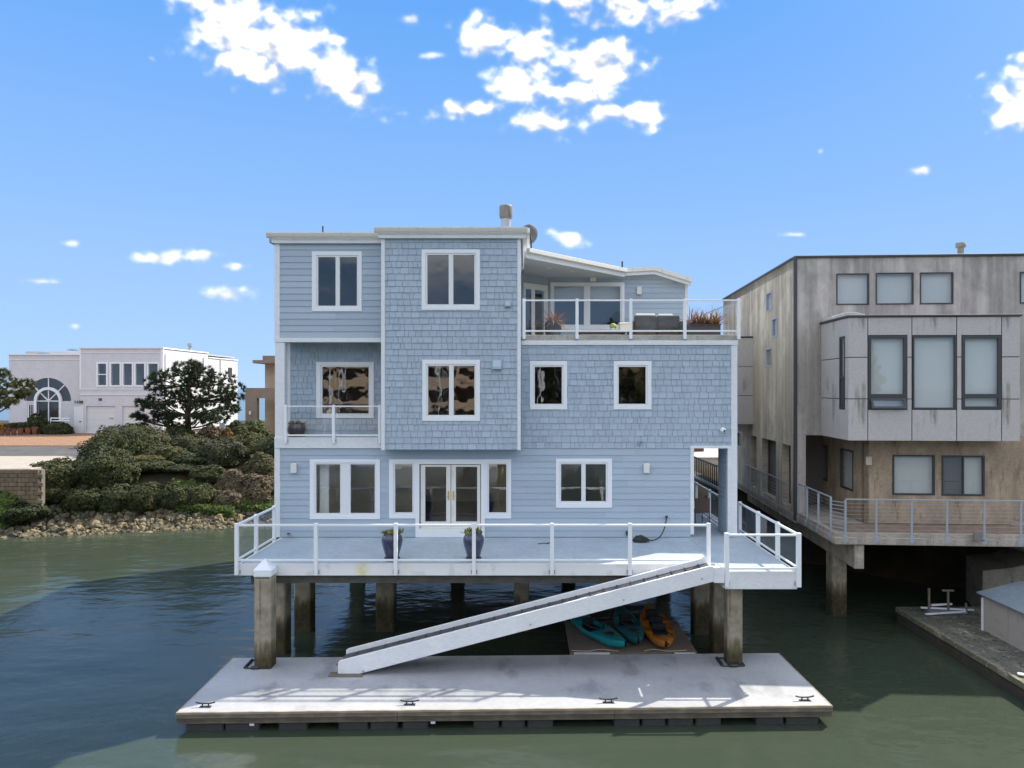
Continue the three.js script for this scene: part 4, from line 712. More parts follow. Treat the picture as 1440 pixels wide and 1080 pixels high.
{
  const H = nY(363, 0, 0), frameMat = mt.bronze, W = 13;
  const win = (parent, r, z, { f = 0.06, blind = true, split, sashes } = {}) => {
    const panes = sashes ?? (split ? [[r[0] + f, lerp(r[0], r[1], split) - f / 2, r[2] + f, r[3] - f], [lerp(r[0], r[1], split) + f / 2, r[1] - f, r[2] + f, r[3] - f]] : [grow(r, -f)]);
    const w = part('window', plate(r, panes, z + 0.03, 0.09, 0.006), frameMat, parent);
    for (const p of panes) part('pane', pane(...grow(p, 0.003), z - 0.01), mt.glassFlat, w);
    if (blind) part('blind', box(r[0] + f * 0.4, r[1] - f * 0.4, r[2] + f * 0.4, r[3] - f * 0.4, z - 0.16, z - 0.13, 0), mt.blind, w);
    else part('blind', box(r[0] + f * 0.4, r[1] - f * 0.4, r[2] + f * 0.4, r[3] - f * 0.4, z - 1.2, z - 1.16, 0), mt.cavity, w);
    return w;
  };
  // upper front wall with the row of three windows
  const hi = [[1176, 1222, 384.5, 428.5], [1231.5, 1284.5, 383.5, 428], [1293.5, 1340.5, 383, 427.5], [1434, 1475, 382, 426.5]].map(([a, b, t, o]) => nF(a, b, t, o, 0));
  const low = 5.62, up = part('wall', [plate([0, W, low, H], hi, 0, 0.25), box(0.0, 0.33, NDECK, low - 0.002, -0.32, -0.002)], mt.stucco, ch, 'stained grey upper front wall');
  hi.forEach((r) => win(ch, r, 0, { f: 0.035 }));
  part('roof_edge', [box(-0.06, W, H, H + 0.07, -0.3, 0.07), box(-0.07, 0.02, H, H + 0.07, dz, -0.3)], mt.bronze, ch);
  part('roof', box(0, W, H - 0.3, H - 0.02, dz, -0.26), mt.roofing, ch);
  part('downpipe', box(-0.09, 0.02, NDECK - 0.2, H + 0.03, 0.005, 0.1, 0.015), mt.bronze, ch);
  part('chimney', lathe([[0.1, 0], [0.1, 0.45], [0.16, 0.47], [0.16, 0.62], [0.001, 0.65]], 18, [nX(1351, -1), nY(361, 5.6, -1) - 0.15, -1]), mt.concrete, ch);
  // left wall, seen along its length: openings at deck level, slit windows above
  const side = new THREE.Group(); side.name = 'left_wall'; side.rotation.y = -Math.PI / 2; ch.add(side);   // its x runs backwards as +u = -z
  // in this frame the wall's outer face looks along +z -> world -x; u = distance back from the corner
  const u = (px) => -nZ(px, 0), sy = (py, px) => nY(py, 0, nZ(px, 0));
  const open = [[1112, 1099.7, 625], [1091, 1071.5, 618], [1064, 1055.5, 613]].map(([a, b, t]) => [u(a), u(b), NDECK + 0.12, sy(t, (a + b) / 2)]);
  const slit = [[1085.5, 1078, 412, 437], [1093, 1086.5, 448, 473], [1085, 1078, 490.5, 514.5], [1045, 1037, 608, 628]].map(([a, b, t, o]) => [u(a), u(b), sy(o, (a + b) / 2), sy(t, (a + b) / 2)]);
  side.scale.x = -1;
  const flip = (g) => g;
  part('wall', flip(plate([0.02, -dz, NDECK - 0.3, H - 0.002], [...open, ...slit], 0, 0.25)), mt.stuccoBounce, side, 'plaster side wall with bounced light put into its warm colour');
  for (const s of slit) { const w = part('slit_window', plate(grow(s, 0.03), [grow(s, -0.03)], 0.02, 0.06), mt.galv, side); part('pane', pane(...grow(s, -0.028), -0.03), mt.glassFlat, w); part('blind', box(s[0], s[1], s[2], s[3], -0.2, -0.17, 0), mt.blind, w); }
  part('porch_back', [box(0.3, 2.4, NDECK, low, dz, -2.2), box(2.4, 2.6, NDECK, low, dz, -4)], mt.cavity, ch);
  // boxed projection farther along the side wall
  const pz = nZ(1059, 0), px0 = -0.95, pb = nY(597, 0, pz), ptop = nY(475, 0, pz), hh = (ptop - pb) / 3;
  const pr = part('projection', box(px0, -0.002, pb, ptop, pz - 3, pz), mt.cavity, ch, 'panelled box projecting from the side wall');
  for (let k = 0; k < 3; k++) part('panel', box(px0, -0.006, pb + k * hh + 0.012, pb + (k + 1) * hh - 0.012, pz + 0.002, pz + 0.03, 0.004), mt.panel, pr);
  part('cap', box(px0 - 0.02, -0.004, ptop, ptop + 0.06, pz - 3, pz + 0.05), mt.bronze, pr);

  // panelled bay
  const bz = 2.4, b0 = nX(1193, bz), b1 = nX(1435, bz), bt = nY(446, b0, bz), bb = nY(620, b0, bz), s0 = b0;
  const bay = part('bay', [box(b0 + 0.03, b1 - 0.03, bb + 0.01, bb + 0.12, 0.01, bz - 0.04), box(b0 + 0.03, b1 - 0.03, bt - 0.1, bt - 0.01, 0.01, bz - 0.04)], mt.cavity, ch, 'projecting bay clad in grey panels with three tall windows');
  const rows = [bb, nY(561, b0, bz), nY(502.5, b0, bz), bt], cols = [1193, 1220.5, 1282.5, 1345.5, 1408.7, 1435].map((p) => nX(p, bz));
  const bw = [[1221, 1275.2], [1283.5, 1345], [1353, 1408]].map(([a, b]) => nF(a, b, 472, 575.5, bz));
  part('backing', plate([b0 + 0.02, b1 - 0.02, bb + 0.01, bt - 0.01], bw, bz - 0.03, 0.08), mt.bronze, bay);
  const gap = 0.013;
  for (let c = 0; c < 5; c++) for (let k = 0; k < 3; k++) for (const q of minus([cols[c] + gap, cols[c + 1] - gap, rows[k] + gap, rows[k + 1] - gap], bw.map((w) => grow(w, 0.02)))) part('panel', box(q[0], q[1], q[2], q[3], bz - 0.028, bz, 0.004), mt.panel, bay);
  bw.forEach((r, i) => {
    const f = 0.085, yb = nY(561, r[0], bz) + 0.02;
    if (i === 1) { win(bay, r, bz - 0.02, { f: 0.05 }); return; }
    const w = win(bay, r, bz - 0.02, { f, sashes: [[r[0] + f, r[1] - f, yb + 0.13, r[3] - f], [r[0] + f, r[1] - f, r[2] + f, yb]] });
    if (i === 0) { const v = part('hopper', plate([r[0] + 0.05, r[1] - 0.05, 0, yb - r[2]], [[r[0] + 0.12, r[1] - 0.12, 0.07, yb - r[2] - 0.06]], 0, 0.04, 0.005), frameMat, w, 'tilted open hopper sash'); v.position.set(0, r[2] + 0.03, bz + 0.18); v.rotation.x = -0.42; const gl = part('hopper_pane', pane(r[0] + 0.12, r[1] - 0.12, 0.07, yb - r[2] - 0.06, -0.02), mt.glassFlat, w); gl.position.copy(v.position); gl.rotation.x = v.rotation.x; }
  });
  // its left cheek
  const ck = new THREE.Group(); ck.name = 'bay_cheek'; ck.position.set(b0, 0, bz); ck.rotation.y = -Math.PI / 2; ch.add(ck);   // x runs back along -z after the mirror
  ck.scale.x = -1;
  const cw = [0.28, 0.72, nY(575, b0, 1.9), nY(474, b0, 1.9)], cc = [0.0, 1.15, bz - 0.02];
  part('backing', plate([0.04, bz - 0.02, bb + 0.01, bt - 0.01], [cw], -0.03, 0.06), mt.bronze, ck);
  for (let c = 0; c < 2; c++) for (let k = 0; k < 3; k++) for (const q of minus([cc[c] + 0.006, cc[c + 1] - gap, rows[k] + gap, rows[k + 1] - gap], [grow(cw, 0.02)])) part('panel', box(q[0], q[1], q[2], q[3], -0.028, 0, 0.004), mt.panel, ck);
  const mid = lerp(cw[2], cw[3], 0.44), cwn = part('window', plate(cw, [[cw[0] + 0.05, cw[1] - 0.05, mid + 0.03, cw[3] - 0.05], [cw[0] + 0.05, cw[1] - 0.05, cw[2] + 0.05, mid - 0.03]], 0.01, 0.06), frameMat, ck);
  part('pane', pane(cw[0] + 0.05, cw[1] - 0.05, mid, cw[3] - 0.05, -0.02), mt.glassFlat, cwn); part('blind', box(cw[0], cw[1], mid, cw[3], -0.12, -0.1, 0), mt.blind, cwn); part('screen', box(cw[0] + 0.04, cw[1] - 0.04, cw[2] + 0.04, mid - 0.02, -0.03, -0.02, 0), M([0.06, 0.058, 0.055], 0.9), cwn);
  part('coping', [box(b0 - 0.05, b1 + 0.04, bt, bt + 0.06, bz - 0.2, bz + 0.05), box(b0 - 0.05, b0 + 0.15, bt, bt + 0.06, 0.01, bz - 0.2)], mt.bronze, bay);
  const humpS = poly([[b0 - 0.0, 0], [b0 + 1.3, 0], [b0 + 1.15, 0.16], [b0 + 0.8, 0.27], [b0 + 0.4, 0.26], [b0, 0.13]]); const hump = prism(humpS, 1.0, 0.9, 0.02); hump.translate(0, bt + 0.03, 0); part('roof_hump', hump, M([0.62, 0.6, 0.55], 0.9, { map: T.blotch }), bay);

  // deck storey under the bay
  const gz = 1.45, g0 = nX(1215, gz), g1 = nX(1425, gz), gw = [nF(1255, 1314.5, 639.5, 696, gz), nF(1324, 1384.5, 640.5, 697, gz)];
  part('wall', [plate([g0, g1, NDECK, bb + 0.01], gw, gz, 0.2), box(g1, W, NDECK, low, -0.2, 0.6)], mt.tan, ch, 'tan plaster wall under the bay');
  win(ch, gw[0], gz, { f: 0.05 }); win(ch, gw[1], gz, { f: 0.05, split: 0.5 });
  part('window_screen', box(gw[1][0] + 0.05, lerp(gw[1][0], gw[1][1], 0.5) - 0.025, gw[1][2] + 0.05, gw[1][3] - 0.05, gz - 0.08, gz - 0.07, 0), M([0.1, 0.1, 0.095], 0.9), ch);
  const tw = new THREE.Group(); tw.name = 'recess_wall'; tw.position.set(g0, 0, gz); tw.rotation.y = -Math.PI / 2; tw.scale.x = -1; ch.add(tw);
  const tu = (px) => gz - nZ(px, g0), ty = (py, px) => nY(py, g0, nZ(px, g0));
  const tws = [[1200, 1182, 632, 688], [1164, 1148.5, 625, 674]].map(([a, b, t, o]) => [tu(a), tu(b), ty(o, (a + b) / 2), ty(t, (a + b) / 2)]);
  part('wall', plate([0, 7, NDECK, low + 0.2], tws, 0, 0.15), mt.tan, tw); tws.forEach((r) => { const w = part('window', plate(r, [grow(r, -0.05)], 0.02, 0.07), frameMat, tw); part('pane', pane(...grow(r, -0.05), -0.02), mt.glassFlat, w); part('blind', box(...r, -0.16, -0.13, 0), mt.curtain, w); });
  part('porch_ceiling', box(0.05, W, low, low + 0.12, dz, -0.26), mt.tan, ch);
  part('light_box', box(g0 + 0.04, g0 + 0.22, nY(654, g0, gz), nY(642, g0, gz), gz, gz + 0.06, 0.01), M([0.55, 0.47, 0.38], 0.7), ch);
}
// its deck
{
  const d = thing('concrete_deck', 'concrete deck slab cantilevered round the grey house', 'deck', { at: [NC[0], 0, -NC[1]], turn: -NA });
  const fz = 3.62;
  part('slab', box(-0.02, 13, 2.72, NDECK - 0.02, -10, fz, 0.015), mt.slab, d); part('curb', [box(0, 13, NDECK - 0.02, NDECK + 0.1, fz - 0.16, fz - 0.02), box(0.0, 0.14, NDECK - 0.02, NDECK + 0.1, 0.2, fz - 0.165)], mt.slab, d);
  for (let k = 0; k < 9; k++) part('deck_board', box(0.16, 12.9, NDECK - 0.018, NDECK + 0.012, fz - 0.42 - k * 0.2, fz - 0.235 - k * 0.2, 0.006), M([0.36 + 0.04 * (k % 3), 0.3 + 0.03 * (k % 2), 0.25], 0.85, { map: T.wood }), d);
  const bs = nX(1201.5, fz - 0.1), be = nX(1215.4, fz - 0.1); part('cantilever_beam', box(bs, be, 2.0, 2.718, -9, fz - 0.1, 0.02), mt.slab, d); part('cantilever_beam', box(bs + 6.2, be + 6.2, 2.0, 2.718, -9, fz - 0.1, 0.02), mt.slab, d);
  const r = thing('cable_railing', 'grey steel cable railing along the concrete deck', 'railing', { at: [NC[0], 0, -NC[1]], turn: -NA });
  const top = 4.02, xs = [1176, 1232.5, 1282.3, 1332, 1384.5, 1436].map((p) => nX(p, fz)), zs = [0.35, 1.15, 2.2, 3.25];
  const P = [...zs.map((z) => [0.0, z]), ...xs.map((x, i) => [i ? x : 0.28, fz - 0.01]), [nX(1490, fz), fz - 0.01]];
  for (const [x, z] of P) { const p = part('post', [box(x - 0.03, x + 0.03, NDECK - 0.2, top - 0.02, z - 0.012, z + 0.012, 0.003), box(x - 0.07, x + 0.07, NDECK - 0.16, NDECK + 0.02, z - 0.02, z + 0.02, 0.004)], mt.galv, r); }
  for (let i = 0; i + 1 < P.length; i++) { if (i === 3) continue; part('top_rail', bar([P[i][0], top, P[i][1]], [P[i + 1][0], top, P[i + 1][1]], 0.05, 0.035), mt.galv, r); for (let k = 1; k <= 8; k++) { const y = NDECK + 0.1 + k * 0.106; part('cable', rod([P[i][0], y, P[i][1]], [P[i + 1][0], y, P[i + 1][1]], 0.0035, 5), mt.galv, r); } }
  for (let k = 0; k < 9; k++) part('cable', rod([0, NDECK + 0.12 + k * 0.106, 3.25], [0.28, NDECK + 0.12 + k * 0.106, fz - 0.01], 0.012, 5), mt.galv, r);
  const s = thing('cable_railing', 'steel railing guarding the side openings of the grey house', 'railing', { at: [NC[0], 0, -NC[1]], turn: -NA });
  const sz = [-0.6, -1.9, -3.4, -5, -6.6]; for (const z of sz) part('post', box(-0.012, 0.012, NDECK - 0.1, top - 0.1, z - 0.025, z + 0.025, 0.003).translate(-0.08, 0, 0), mt.galv, s); for (let i = 0; i + 1 < sz.length; i++) { part('top_rail', bar([-0.08, top - 0.09, sz[i]], [-0.08, top - 0.09, sz[i + 1]], 0.04, 0.03), mt.galv, s); for (let k = 1; k < 7; k++) part('cable', rod([-0.08, NDECK + 0.12 * k, sz[i]], [-0.08, NDECK + 0.12 * k, sz[i + 1]], 0.004, 5), mt.galv, s); }
  pile('pile standing in the water under the concrete deck beam', U(1181, 22.4), 22.65, 0.48, 2.02, 'piles under the concrete deck');
  const b = thing('paver_block', 'loose brown block leaning on the concrete deck edge', 'block', { at: [NC[0] + 5.0, NDECK - 0.1, -NC[1]], turn: -NA }); part('block', box(-0.13, 0.1, 0.05, 0.32, fz - 0.014, fz + 0.06, 0.012), M([0.2, 0.17, 0.15], 0.9), b); part('chip', box(0.101, 0.16, 0.05, 0.1, fz - 0.01, fz + 0.05, 0.01), M([0.18, 0.15, 0.13], 0.9), b); b.position.x = U(1358, 20.2) + 0.23; b.position.z = -20.02; for (const c of b.children) c.position.z = -fz;
  const w = thing('sea_wall', 'low concrete sea wall under the right end of the concrete deck', 'wall', { at: [14.4, 0, -22.6], turn: -0.35 });
  part('wall', prism(poly([[0, -1.2], [6, -1.2], [6, 2.7], [3.2, 2.7], [0.8, 1.65], [0, 1.5]]), 0.4, 2.2, 0.02), mt.concrete, w); part('buttress', box(-0.02, 7, -1.2, 0.9, 0.4, 0.75, 0.03), mt.concrete, w);
}
// the old float at the right with its shed
{
  const f = thing('old_float', 'weathered mossy float with littered top on the right', 'dock', { at: [11.42, 0, -22], turn: 0 });
  part('top', box(0.12, 7, 0.3, 0.4, 0, 9, 0.01), M([0.62, 0.59, 0.53], 0.95, { map: T.raft, bumpMap: T.raft, bumpScale: 0.03 }), f); part('edge_board', box(0, 0.115, 0.28, 0.43, 0, 9, 0.01), M([0.78, 0.73, 0.55], 0.9, { map: T.raft }), f); part('side', box(0.03, 7, -0.4, 0.278, 0.02, 9, 0.01), M([0.09, 0.085, 0.07], 0.9, { map: T.wood }), f); part('end_board', box(0.12, 7, 0.28, 0.43, -0.06, -0.002, 0.01), M([0.4, 0.38, 0.34], 0.9, { map: T.raft }), f);
  const r = rng(88), chips = []; for (let i = 0; i < 170; i++) { const s = 0.015 + 0.05 * r() * r(), x = 0.2 + 1.7 * r(), z = 0.6 + 5.5 * r(); chips.push(box(x, x + s * 2, 0.4, 0.4 + s * 0.6, z, z + s * 1.4, 0.004)); }
  const c = part('litter', chips, M([0.5, 0.48, 0.44], 0.9, { map: T.raft }), f); c.userData.kind = 'stuff';
  const s = thing('storage_shed', 'grey beige storage shed with a sheet roof on the old float', 'shed', { at: [12.84, 0.4, -19.95] });
  const gable = poly([[0, 0], [2.2, 0], [2.2, 1.02], [1.1, 1.28], [0, 1.02]]); part('wall', prism(gable, 4, 4, 0.01), M([0.4, 0.36, 0.32], 0.8, { map: T.grime }), s);
  part('roof', [bar([-0.12, 1.02, 2], [1.12, 1.33, 2], 4.3, 0.05), bar([2.32, 1.02, 2], [1.12, 1.33, 2], 4.3, 0.05)], M([0.3, 0.36, 0.4], 0.45, { metalness: 0.3, map: T.blotch }), s); part('corner_post', box(-0.05, 0.0, 0, 0.92, -0.05, 0.0), mt.trim, s); part('seam', [1.0, 2.0, 3.0].map((z) => box(-0.014, -0.001, 0, 1.0, z - 0.012, z + 0.012)), M([0.36, 0.33, 0.29], 0.8), s);
  const b = thing('skiff_frame', 'white rowing frame with upright posts on the old float', 'boat frame', { at: [U(1330, 21.5), 0.4, -21.4] });
  part('rail', [bar([-0.75, 0.05, 0.15], [0.5, 0.1, 0.05], 0.08, 0.04), bar([-0.7, 0.14, -0.2], [0.85, 0.1, -0.1], 0.07, 0.04), bar([-0.35, 0.2, -0.25], [0.3, 0.22, -0.3], 0.06, 0.05)], mt.trim, b); part('deck', box(-0.55, 0.55, 0.02, 0.09, -0.3, 0.1, 0.01), M([0.2, 0.2, 0.21], 0.8), b);
  for (const [x, h] of [[-0.5, 0.75], [0.08, 0.68], [0.62, 0.3]]) part('post', rod([x, 0.03, -0.1], [x, h, -0.12], 0.035), mt.timber, b); part('crossbar', bar([-0.1, 0.68, -0.12], [0.25, 0.68, -0.12], 0.05, 0.05), mt.timber, b);
  const q = thing('loose_board', 'white board lying across the near edge of the old float', 'board', { at: [11.75, 0.42, -16.75], turn: -0.5 }); part('board', box(-0.15, 1.4, 0.015, 0.05, -0.06, 0.06), mt.trim, q); part('batten', box(0.1, 0.16, 0, 0.014, -0.1, 0.1), mt.timber, q);
}
// walkway to the shore between the houses
{
  const g = thing('footbridge', 'narrow dark railed footbridge behind the passage opening', 'bridge'); part('walkway', box(7.95, 8.6, 2.82, 3.0, -42, -29.5), mt.joist, g);
  for (let i = 0; i < 26; i++) { const z = -29.8 - i * 0.32; part('baluster', rod([7.98, 2.98, z], [7.98, 3.92, z], 0.022, 6), mt.black, g); } part('handrail', bar([7.98, 3.94, -29.7], [7.98, 3.94, -41], 0.06, 0.05), mt.black, g); part('kerb', box(7.93, 7.99, 2.98, 3.1, -42, -29.5), M([0.5, 0.47, 0.4], 0.9), g);
setting('forecourt', box(7.5, 40, LAND - 0.3, LAND + 0.06, -78, -42.1, 0.01), M([0.5, 0.44, 0.4], 0.9, { map: T.blotch }));
  const b = thing('wooden_gate', 'brown wooden gate beyond the footbridge railing', 'gate', { at: [U(980, 46), LAND, -46] }); for (let k = 0; k < 4; k++) part('board', box(-0.34 + k * 0.2, -0.15 + k * 0.2, 0.05, 1.1, -0.02, 0.02), M([0.24, 0.13, 0.08], 0.85, { map: T.wood }), b); part('brace', box(-0.34, 0.45, 0.85, 0.95, 0.021, 0.05), mt.timber, b);
}

// ------------------------------------------------------------------ white house on the shore
{
  const ZW = 65, GY = LAND + 0.09, w = thing('white_house', 'white clapboard house with a big arched entrance window', 'house');
  const ZG = 64.3, xa = U(12.5, ZW), xb = U(113, ZW), xc = U(229, ZG), xg = U(112.5, ZG), yl = V(499.4, ZW), yr = V(490, ZG), back = -81;
  const cx = U(67.4, ZW), spring = V(564, ZW), rO = 2.12, rI = 1.27, rJ = 1.02, dk = M([0.035, 0.033, 0.03], 0.6);
  const s = rectPath(xa, xb, GY, yl), arc = new THREE.Path(); arc.absarc(cx, spring, rO, 0, Math.PI, false); arc.lineTo(cx - rJ, spring); arc.lineTo(cx - rJ, GY + 0.05); arc.lineTo(cx + rJ, GY + 0.05); arc.lineTo(cx + rJ, spring); arc.closePath(); s.holes.push(arc);
  const sd = F(38.3, 48.8, 567.5, 600, ZW); s.holes.push(rectPath(sd[0], sd[1], GY + 0.05, sd[3], true));
  part('wall', prism(s, -ZW, 0.3), mt.whiteLap, w, 'entrance wing wall with the arch');
  const ring = new THREE.Shape(); ring.absarc(cx, spring, rI, 0, Math.PI, false); ring.lineTo(cx - rI, GY); ring.lineTo(cx - rJ, GY); ring.lineTo(cx - rJ, spring); ring.absarc(cx, spring, rJ, Math.PI, 0, true); ring.lineTo(cx + rJ, GY); ring.lineTo(cx + rI, GY); ring.lineTo(cx + rI, spring);
  const aw = part('arched_window', prism(ring, -ZW + 0.06, 0.2, 0.01), mt.trim, w);
  const glassS = new THREE.Shape(); glassS.absarc(cx, spring, rO, 0, Math.PI, false); glassS.lineTo(cx - rJ, spring); glassS.lineTo(cx - rJ, GY); glassS.lineTo(cx + rJ, GY); glassS.lineTo(cx + rJ, spring); const ag = new THREE.ShapeGeometry(glassS, 24); ag.translate(0, 0, -ZW - 0.16); part('pane', ag, mt.glassFlat, aw);
  for (const a of [Math.PI / 4, Math.PI / 2, 3 * Math.PI / 4]) part('mullion', bar([cx, spring, -ZW - 0.1], [cx + rO * Math.cos(a), spring + rO * Math.sin(a), -ZW - 0.1], 0.08, 0.09), mt.trim, aw);
  part('mullion', [bar([cx - rJ, spring, -ZW - 0.1], [cx + rJ, spring, -ZW - 0.1], 0.08, 0.09), bar([cx, GY, -ZW - 0.1], [cx, spring, -ZW - 0.1], 0.08, 0.07)], mt.trim, aw);
  const door = part('door', box(sd[0], sd[1], GY, sd[3], -ZW - 0.12, -ZW - 0.05), mt.trim, w); for (let k = 0; k < 3; k++) { const x = lerp(sd[0], sd[1], 0.2 + 0.28 * k); part('pane', box(x, x + 0.13, GY + 0.5, sd[3] - 0.12, -ZW - 0.048, -ZW - 0.035, 0), dk, door); }
  part('room', [box(xa + 0.3, xb, GY, yl - 0.3, -ZW - 4, -ZW - 3.9), box(xa + 0.2, xa + 0.3, GY, yl - 0.3, -ZW - 4, -ZW - 0.3), box(xa + 0.3, xb, yl - 0.3, yl - 0.2, -ZW - 4, -ZW - 0.3)], mt.room, w);
  // garage wing
  const wins = [[137, 150.5], [155.5, 169.5], [172.8, 186.7], [190, 204], [208, 223]].map(([a, b]) => F(a, b, 510.5, 542.5, ZG)), gd = [F(121, 162, 571, 609, ZG), F(171.8, 212, 571, 609, ZG)];
  part('wall', plate([xg, xc, GY, yr], [...wins, ...gd.map((g) => [g[0], g[1], GY + 0.002, g[3]])], -ZG, 0.3), mt.whiteLap, w, 'garage wing front wall');
  gd.forEach((g) => { const d = part('garage_door', box(g[0], g[1], GY, g[3], -ZG - 0.25, -ZG - 0.14), M([0.68, 0.665, 0.65], 0.7), w); for (let k = 1; k < 4; k++) part('panel_joint', box(g[0], g[1], lerp(GY, g[3], k / 4) - 0.015, lerp(GY, g[3], k / 4) + 0.015, -ZG - 0.139, -ZG - 0.13), M([0.6, 0.59, 0.58], 0.7), d); part('handle', box(g[1] - 0.62, g[1] - 0.25, GY + 1.32, GY + 1.4, -ZG - 0.13, -ZG - 0.09), mt.galv, d); });
  wins.forEach((r, i) => { const ms = i === 0 || i === 4 ? [[r[0] + 0.06, r[1] - 0.06, lerp(r[2], r[3], 0.52), r[3] - 0.06], [r[0] + 0.06, r[1] - 0.06, r[2] + 0.06, lerp(r[2], r[3], 0.48)]] : [grow(r, -0.06)]; const q = part('window', plate(grow(r, 0.09), ms, -ZG + 0.05, 0.12), mt.trim, w); for (const m of ms) part('pane', pane(...m, -ZG - 0.03), mt.glassFlat, q); });
  part('room', [box(xg + 0.1, xc - 0.3, V(545, ZG), yr - 0.3, -ZG - 3.5, -ZG - 3.4), box(xg, xc, V(545, ZG) - 0.1, V(545, ZG), -ZG - 3.5, -ZG - 0.3), box(xg, xc - 0.3, yr - 0.3, yr - 0.2, -ZG - 3.5, -ZG - 0.3)], mt.room, w);
  part('cornice', [box(xg - 0.05, xc + 0.08, yr - 0.02, yr + 0.1, -ZG - 0.3, -ZG + 0.1), box(xa - 0.08, xg - 0.06, yl - 0.02, yl + 0.1, -ZW - 0.3, -ZW + 0.1), box(xg, xc, yr - 0.42, yr - 0.36, -ZG, -ZG + 0.04), box(xa, xb - 0.05, yl - 0.46, yl - 0.4, -ZW, -ZW + 0.04), box(xg, xc, V(555.5, ZG), V(554, ZG), -ZG, -ZG + 0.06), box(xg, xc, V(548, ZG), V(546.8, ZG), -ZG, -ZG + 0.05)], M([0.72, 0.71, 0.72], 0.6), w);
  part('corner_board', [box(xc - 0.2, xc + 0.03, GY, yr - 0.02, -ZG - 0.2, -ZG + 0.03), box(xg - 0.03, xg + 0.12, V(548, ZG), yr - 0.05, -ZG - 0.28, -ZG + 0.03)], mt.trim, w);
  // lit side wall going back in two steps
  const z1 = -(xc / ((285 - 740) / 1000)) * -1;
  part('side_wall', [box(xc - 0.3, xc, GY, yr - 0.02, -73.4, -ZG - 0.301), box(xc - 0.3, xc - 0.02, GY, yr - 0.45, -81, -73.41)], mt.whiteLap, w, 'sunlit side wall'); part('roof_edge', [box(xc - 0.1, xc + 0.08, yr - 0.02, yr + 0.1, -73.4, -ZG - 0.301), box(xc - 0.1, xc + 0.06, yr - 0.47, yr - 0.36, -81, -73.41)], mt.trim, w);
  for (const px of [231.5, 285.5, 309.5]) { const Zp = xc / ((px - 740) / 1000); part('downpipe', rod([xc + 0.07, GY, -Zp], [xc + 0.07, yr - 0.5, -Zp], 0.06), M([0.66, 0.62, 0.6], 0.6), w); }
  part('side_window', box(xc - 0.1, xc + 0.03, V(530, 79), V(522, 79) + 0.4, -79.4, -78.4), dk, w); part('side_window', box(xc - 0.1, xc + 0.03, V(524, 72), V(517, 72) + 0.3, -72.4, -71.6), dk, w);
  part('roof', [box(xa + 0.1, xb + 0.2, yl - 0.19, yl - 0.05, back, -ZW - 0.31), box(xg, xc - 0.31, yr - 0.19, yr - 0.05, back, -ZG - 0.31), box(xa, xa + 0.2, GY, yl - 0.2, back, -ZW - 0.31), box(xa, xc - 0.31, GY, yl - 0.5, back, back + 0.2)], mt.roofing, w);
  part('upper_parapet', box(U(36, 69), U(112, 69), yl - 0.04, V(494, 69), -72, -69), mt.whiteLap, w);
  part('chimney', [rod([U(267, 70), yr - 0.1, -70], [U(267, 70), V(486, 70), -70], 0.16, 14), rod([U(267, 70), V(487, 70), -70], [U(267, 70), V(483, 70), -70], 0.24, 14)], mt.galv, w);
  for (const [px, py, r, Z] of [[103, 492.5, 0.75, 70], [62, 498, 0.9, 67]]) { const g = new THREE.SphereGeometry(r, 20, 8, 0, 6.3, 0, 0.9); g.scale(1, 0.55, 1); g.translate(U(px, Z), V(py, Z) - r * 0.36, -Z); part('skylight', g, M([0.14, 0.16, 0.17], 0.2), w); }
  const sdoor = part('door', box(U(104.5, ZG), U(117.8, ZG), GY, V(571.5, ZG), -ZG + 0.002, -ZG + 0.05), M([0.7, 0.69, 0.68], 0.6), w); part('handle', box(U(112.3, ZG), U(115, ZG), GY + 1.02, GY + 1.1, -ZG + 0.05, -ZG + 0.1), mt.dark, sdoor);
  const font = await new FontLoader().loadAsync('fonts/droid/droid_sans_bold.typeface.json');
  const tg = new TextGeometry('1480', { font, size: 0.28, depth: 0.03, curveSegments: 4 }); tg.translate(U(104, ZG), V(567.6, ZG), -ZG + 0.02); part('house_number', tg, mt.dark, w);
  for (const px of [141.2, 192]) part('plaque', [box(U(px - 2.3, ZG), U(px + 2.3, ZG), V(563.4, ZG), V(560, ZG), -ZG, -ZG + 0.05)], M([0.05, 0.07, 0.2], 0.5), w);

  const rail = thing('handrail', 'white tube handrail of the entry ramp beside the clay pots', 'handrail'); const hr = (a, b) => rod([U(a[0], 63), V(a[1], 63), -63], [U(b[0], 63), V(b[1], 63), -63], 0.05, 8);
  part('rail', [hr([-10, 602], [39, 594]), hr([-10, 605], [39, 598.5])], mt.trim, rail); part('post', [hr([39, 593.5], [39, 609]), hr([15, 598], [15, 609])], mt.trim, rail);
  const rail2 = thing('handrail', 'short white handrail before the arched window shrubs', 'handrail'); part('rail', [hr([71.5, 588], [98, 588.5]), hr([71.5, 592], [98, 592])], mt.trim, rail2); part('post', [hr([71.5, 588], [71.5, 609]), hr([88, 588.5], [88, 609])], mt.trim, rail2);
}
